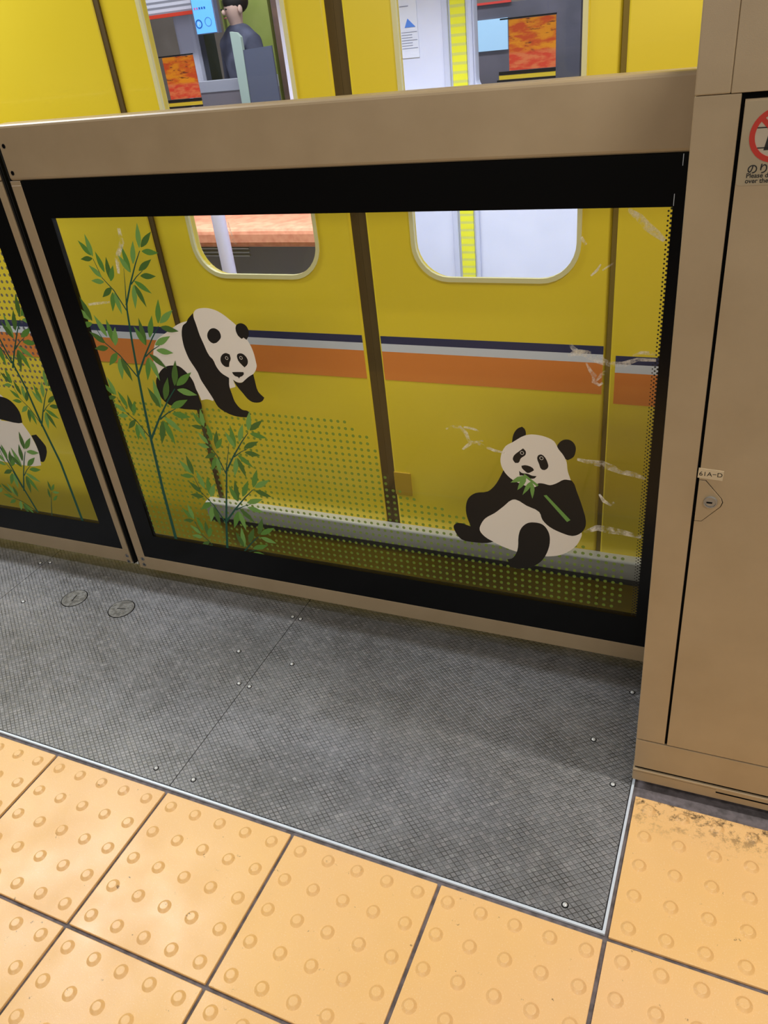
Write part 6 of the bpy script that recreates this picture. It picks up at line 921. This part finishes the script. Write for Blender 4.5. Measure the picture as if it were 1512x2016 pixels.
b = MB(); b.lathe(-2.312, 1.60, [(.034, 0), (.034, .93), (.026, .955), (0, .96)], 20); b.build('end_post', mat('lavender_pole', lin(206, 200, 214), .35), tr, ot)

# ------------------------------------------------------------------ far platform seen through the windows
FP = 5.2
def far(name, label, cat, x, y=FP, group=None): return thing(name, label, cat, (x, y+x*SLOPE, 0), (0, 0, TH), group)
t = far('advert_board', 'white overhead sign with a red line along its foot, seen through the train window', 'sign', -4.5, FP+.1); o_ = (-4.5, 0, 0)
for s_ in (-4.9, -4.1):
    pass
b = MB(); b.box(-5.0, -3.95, -.02, .06, 1.452, 1.9)
n = None
WS = mat('striped_white', lin(210, 206, 214), .5); q = NT(WS); _, _, pz = q.sep(q.pos())
q.to('Base Color', q.mix(q.rng(q.math('FRACT', q.math('MULTIPLY', pz, 28.)), .5, .62), lin(214, 210, 218), lin(140, 138, 146)))
b.build('panel', WS, t, o_)
b = MB(); b.box(-5.0, -3.95, -.03, .05, 1.428, 1.452); b.build('red_edge', mat('sign_red', lin(215, 60, 35), .5), t, o_)
for x_ in (-4.8, -4.15):
    b = MB(); b.box(x_-.012, x_+.012, .01, .034, 1.9, 3.2); b.build('hanger', DARKMETAL, t, o_)
t = far('column', 'white round-edged column seen through the left train window', 'column', -4.33, FP+.25); o_ = (-4.33, 0, 0)
b = MB(); b.box(-4.445, -4.225, 0, .2, 0, 3.2); b.build('shaft', mat('column_white', lin(224, 224, 238), .4), t, o_, bevel=.05)
b = MB(); b.box(-4.225, -4.178, .02, .18, 0, 3.2); b.build('dark_edge', mat('dark_edge', lin(70, 72, 84), .5), t, o_)
t = far('information_board', 'yellow-green information board behind the person in grey', 'board', -3.9, FP+.55); o_ = (-3.9, 0, 0)
b = MB(); b.box(-4.16, -3.72, 0, .05, .60, 1.62); b.build('panel', mat('lime_board', lin(190, 200, 110), .5, noise=(3, lin(176, 190, 96), .4, .6)), t, o_)
b = MB(); b.box(-4.03, -3.90, -.004, 0, 1.235, 1.255); b.box(-3.98, -3.90, -.004, 0, 1.215, 1.222); b.box(-4.14, -4.12, -.004, 0, 1.15, 1.5)
b.build('print', mat('olive_print', lin(120, 130, 70), .5), t, o_)
for x_ in (-4.1, -3.8):
    b = MB(); b.box(x_, x_+.04, .01, .05, 0, .6); b.build('leg', DARKMETAL, t, o_)
t = far('digital_display', 'blue lit digital display hanging in front of the yellow-green board', 'display', -3.93, FP-.03); o_ = (-3.93, 0, 0)
b = MB(); b.box(-4.030, -3.835, 0, .05, 1.288, 1.62); b.build('housing', mat('display_case', lin(120, 125, 150), .4), t, o_)
SCR = mat('screen_blue', lin(90, 165, 240), .3, emit=(lin(110, 180, 250), .75))
b = MB(); b.box(-4.022, -3.846, -.003, 0, 1.294, 1.60); sc_ = b.build('screen', SCR, t, o_)
b = MB(); b.disc(-3.990, 1.357, .030, -.005, -.003, 0, 24, .022); b.disc(-3.905, 1.365, .030, -.005, -.003, 1, 24, .026)
for i in range(5): b.box(-4.01+.022*i, -3.998+.022*i, -.005, -.003, 1.448, 1.462, 2 if i < 2 else 0)
b.build('screen_print', [mat('scr_dark', lin(30, 100, 190), .4), mat('scr_mid', lin(80, 140, 215), .4), mat('scr_pink', lin(220, 110, 170), .4)], sc_, o_)
text('P', -4.000, 1.345, .034, -.005, INK[0], sc_, name='display_letter', off=o_)
b = MB(); b.box(-3.945, -3.915, .01, .04, 1.62, 3.2); b.build('hanger', DARKMETAL, t, o_)
# low barrier
t = far('platform_barrier', 'low pale grey barrier in front of the person in grey', 'barrier', -3.9, FP-.12); o_ = (-3.9, 0, 0)
b = MB(); b.box(-4.12, -3.36, 0, .05, .905, .985); b.build('top_band', mat('barrier_pale', lin(172, 172, 182), .4), t, o_, bevel=.004)
b = MB(); b.box(-4.12, -3.36, .005, .045, 0, .905); b.build('panel', mat('barrier_grey', lin(128, 120, 126), .5), t, o_)
t = far('partition', 'pale green upright partition edge beside the person in grey', 'partition', -3.62, FP-.16); o_ = (-3.62, 0, 0)
b = MB(); b.prism([(-3.665, 0), (-3.612, 0), (-3.572, 1.165), (-3.572, 1.245), (-3.60, 1.275), (-3.655, 1.285)], 0, .03); b.build('edge_post', mat('mint_post', lin(186, 204, 190), .4), t, o_)
b = MB(); b.prism([(-3.60, 0), (-3.33, 0), (-3.33, 1.172), (-3.572, 1.163)], .005, .02); b.build('glass_panel', mat('slate_panel', lin(100, 104, 122), .3), t, o_)
t = far('wall_cabinet', 'brown wall cabinet at the right of the left train window', 'cabinet', -3.4, FP+.5); o_ = (-3.4, 0, 0)
b = MB(); b.box(-3.66, -3.25, 0, .3, 0, 1.75); b.build('case', mat('cabinet_brown', lin(150, 118, 100), .5, noise=(5, lin(130, 104, 96), .4, .6)), t, o_)
b = MB(); b.box(-3.535, -3.525, -.005, 0, .9, 1.7); b.build('door_gap', mat('cab_line', lin(196, 150, 110), .5), t, o_)
# right window view
t = far('billboard', 'dark grey billboard seen through the right train window', 'billboard', -1.6, FP); o_ = (-1.6, 0, 0)
b = MB(); b.box(-1.88, -1.15, 0, .05, 0, 1.262); b.build('panel', mat('slate_board', lin(108, 104, 116), .5, noise=(3, lin(92, 90, 100), .4, .6)), t, o_)
b = MB(); b.box(-1.865, -1.625, -.012, 0, .998, 1.178); b.build('pale_blue_panel', mat('pale_blue', lin(176, 216, 245), .4, emit=(lin(176, 216, 245), .25)), t, o_)
b = MB(); b.box(-1.88, -1.60, -.012, 0, 1.262, 1.275); b.build('red_edge', mat('sign_red2', lin(225, 70, 60), .5), t, o_)

# the person in grey behind the barrier
def skin(name, pts, edges, rad, m, parent, root=0, sub=2):
    me = bpy.data.meshes.new(name); me.from_pydata(pts, edges, []); me.materials.append(m)
    o = bpy.data.objects.new(name, me); COL.objects.link(o); o.parent = parent
    md = o.modifiers.new('skin', 'SKIN')
    for i, v in enumerate(me.skin_vertices[0].data):
        v.radius = (rad[i], rad[i]*.8); v.use_root = (i == root)
    s_ = o.modifiers.new('sub', 'SUBSURF'); s_.levels = sub; s_.render_levels = sub
    for p_ in me.polygons: p_.use_smooth = True
    md.use_smooth_shade = True
    return o
pe = far('person', 'person in a grey jacket standing behind the pale barrier', 'person', -3.755, FP+.12)
pe.rotation_euler = (0, 0, TH+math.radians(-25))
SK = mat('skin_tone', lin(214, 178, 160), .5); JK = mat('grey_jacket', lin(84, 86, 106), .8, noise=(12, lin(70, 72, 90), .4, .6)); TRS = mat('dark_trousers', lin(40, 40, 48), .8); HR = mat('black_hair', lin(26, 22, 24), .5)
H = .955
P_ = lambda x, y, z: (x, y, z*H)
pts = [P_(0, 0, .88), P_(0, 0, 1.05), P_(0, 0, 1.26), P_(0, .0, 1.36), P_(0, -.01, 1.43), P_(0, -.015, 1.50), P_(0, -.01, 1.56),
       P_(-.16, 0, 1.27), P_(-.23, .01, 1.02), P_(-.21, -.05, .80), P_(.16, 0, 1.27), P_(.23, .01, 1.02), P_(.21, -.05, .80),
       P_(-.09, 0, .82), P_(-.10, -.01, .46), P_(-.10, .02, .07), P_(-.10, -.10, .03), P_(.09, 0, .82), P_(.10, -.01, .46), P_(.10, .02, .07), P_(.10, -.10, .03)]
ed = [(0, 1), (1, 2), (2, 3), (3, 4), (4, 5), (5, 6), (2, 7), (7, 8), (8, 9), (2, 10), (10, 11), (11, 12), (0, 13), (13, 14), (14, 15), (15, 16), (0, 17), (17, 18), (18, 19), (19, 20)]
rad = [.13, .12, .12, .05, .07, .092, .07, .055, .042, .03, .055, .042, .03, .08, .055, .04, .03, .08, .055, .04, .03]
body = skin('body', pts, ed, rad, SK, pe)
jp = pts[:3]+[P_(0, -.002, 1.405)]+pts[7:9]+[P_(-.212, -.045, .83)]+pts[10:12]+[P_(.212, -.045, .83)]
je = [(0, 1), (1, 2), (2, 3), (2, 4), (4, 5), (5, 6), (2, 7), (7, 8), (8, 9)]
skin('jacket', jp, je, [.165, .15, .15, .078, .085, .062, .05, .085, .062, .05], JK, pe)
tpz = [P_(0, 0, .86)]+pts[13:16]+pts[17:20]
skin('trousers', tpz, [(0, 1), (1, 2), (2, 3), (0, 4), (4, 5), (5, 6)], [.14, .095, .07, .055, .095, .07, .055], TRS, pe)
def blob(name, c, s, m, parent, n=16):
    bm = bmesh.new(); bmesh.ops.create_uvsphere(bm, u_segments=n, v_segments=n//2+2, radius=1)
    for v in bm.verts: v.co = Vector((v.co.x*s[0]+c[0], v.co.y*s[1]+c[1], v.co.z*s[2]+c[2]))
    me = bpy.data.meshes.new(name); bm.to_mesh(me); bm.free(); me.materials.append(m)
    for p_ in me.polygons: p_.use_smooth = True
    o = bpy.data.objects.new(name, me); COL.objects.link(o); o.parent = parent; return o
blob('hair', (0, .018, 1.545*H), (.098, .10, .088), HR, pe)
for sx_ in (-1, 1):
    blob('eye', (sx_*.03, -.097, 1.495*H), (.009, .006, .006), HR, pe)
    blob('ear', (sx_*.088, -.01, 1.485*H), (.014, .018, .028), SK, pe)
    for k_ in range(5):
        fx = sx_*(.205+.011*(k_-2)*(1 if k_ else 1.6)); L_ = (.05, .07, .078, .07, .055)[k_]
        skin('finger', [(fx, -.052, .775*H), (fx, -.06, .775*H-L_*.5), (fx+.0*sx_, -.055, .775*H-L_)], [(0, 1), (1, 2)], [.010, .009, .007], SK, pe, sub=1)
blob('nose', (0, -.103, 1.475*H), (.012, .016, .018), SK, pe)
blob('mouth', (0, -.096, 1.437*H), (.022, .006, .006), mat('lips', lin(170, 100, 95), .5), pe)
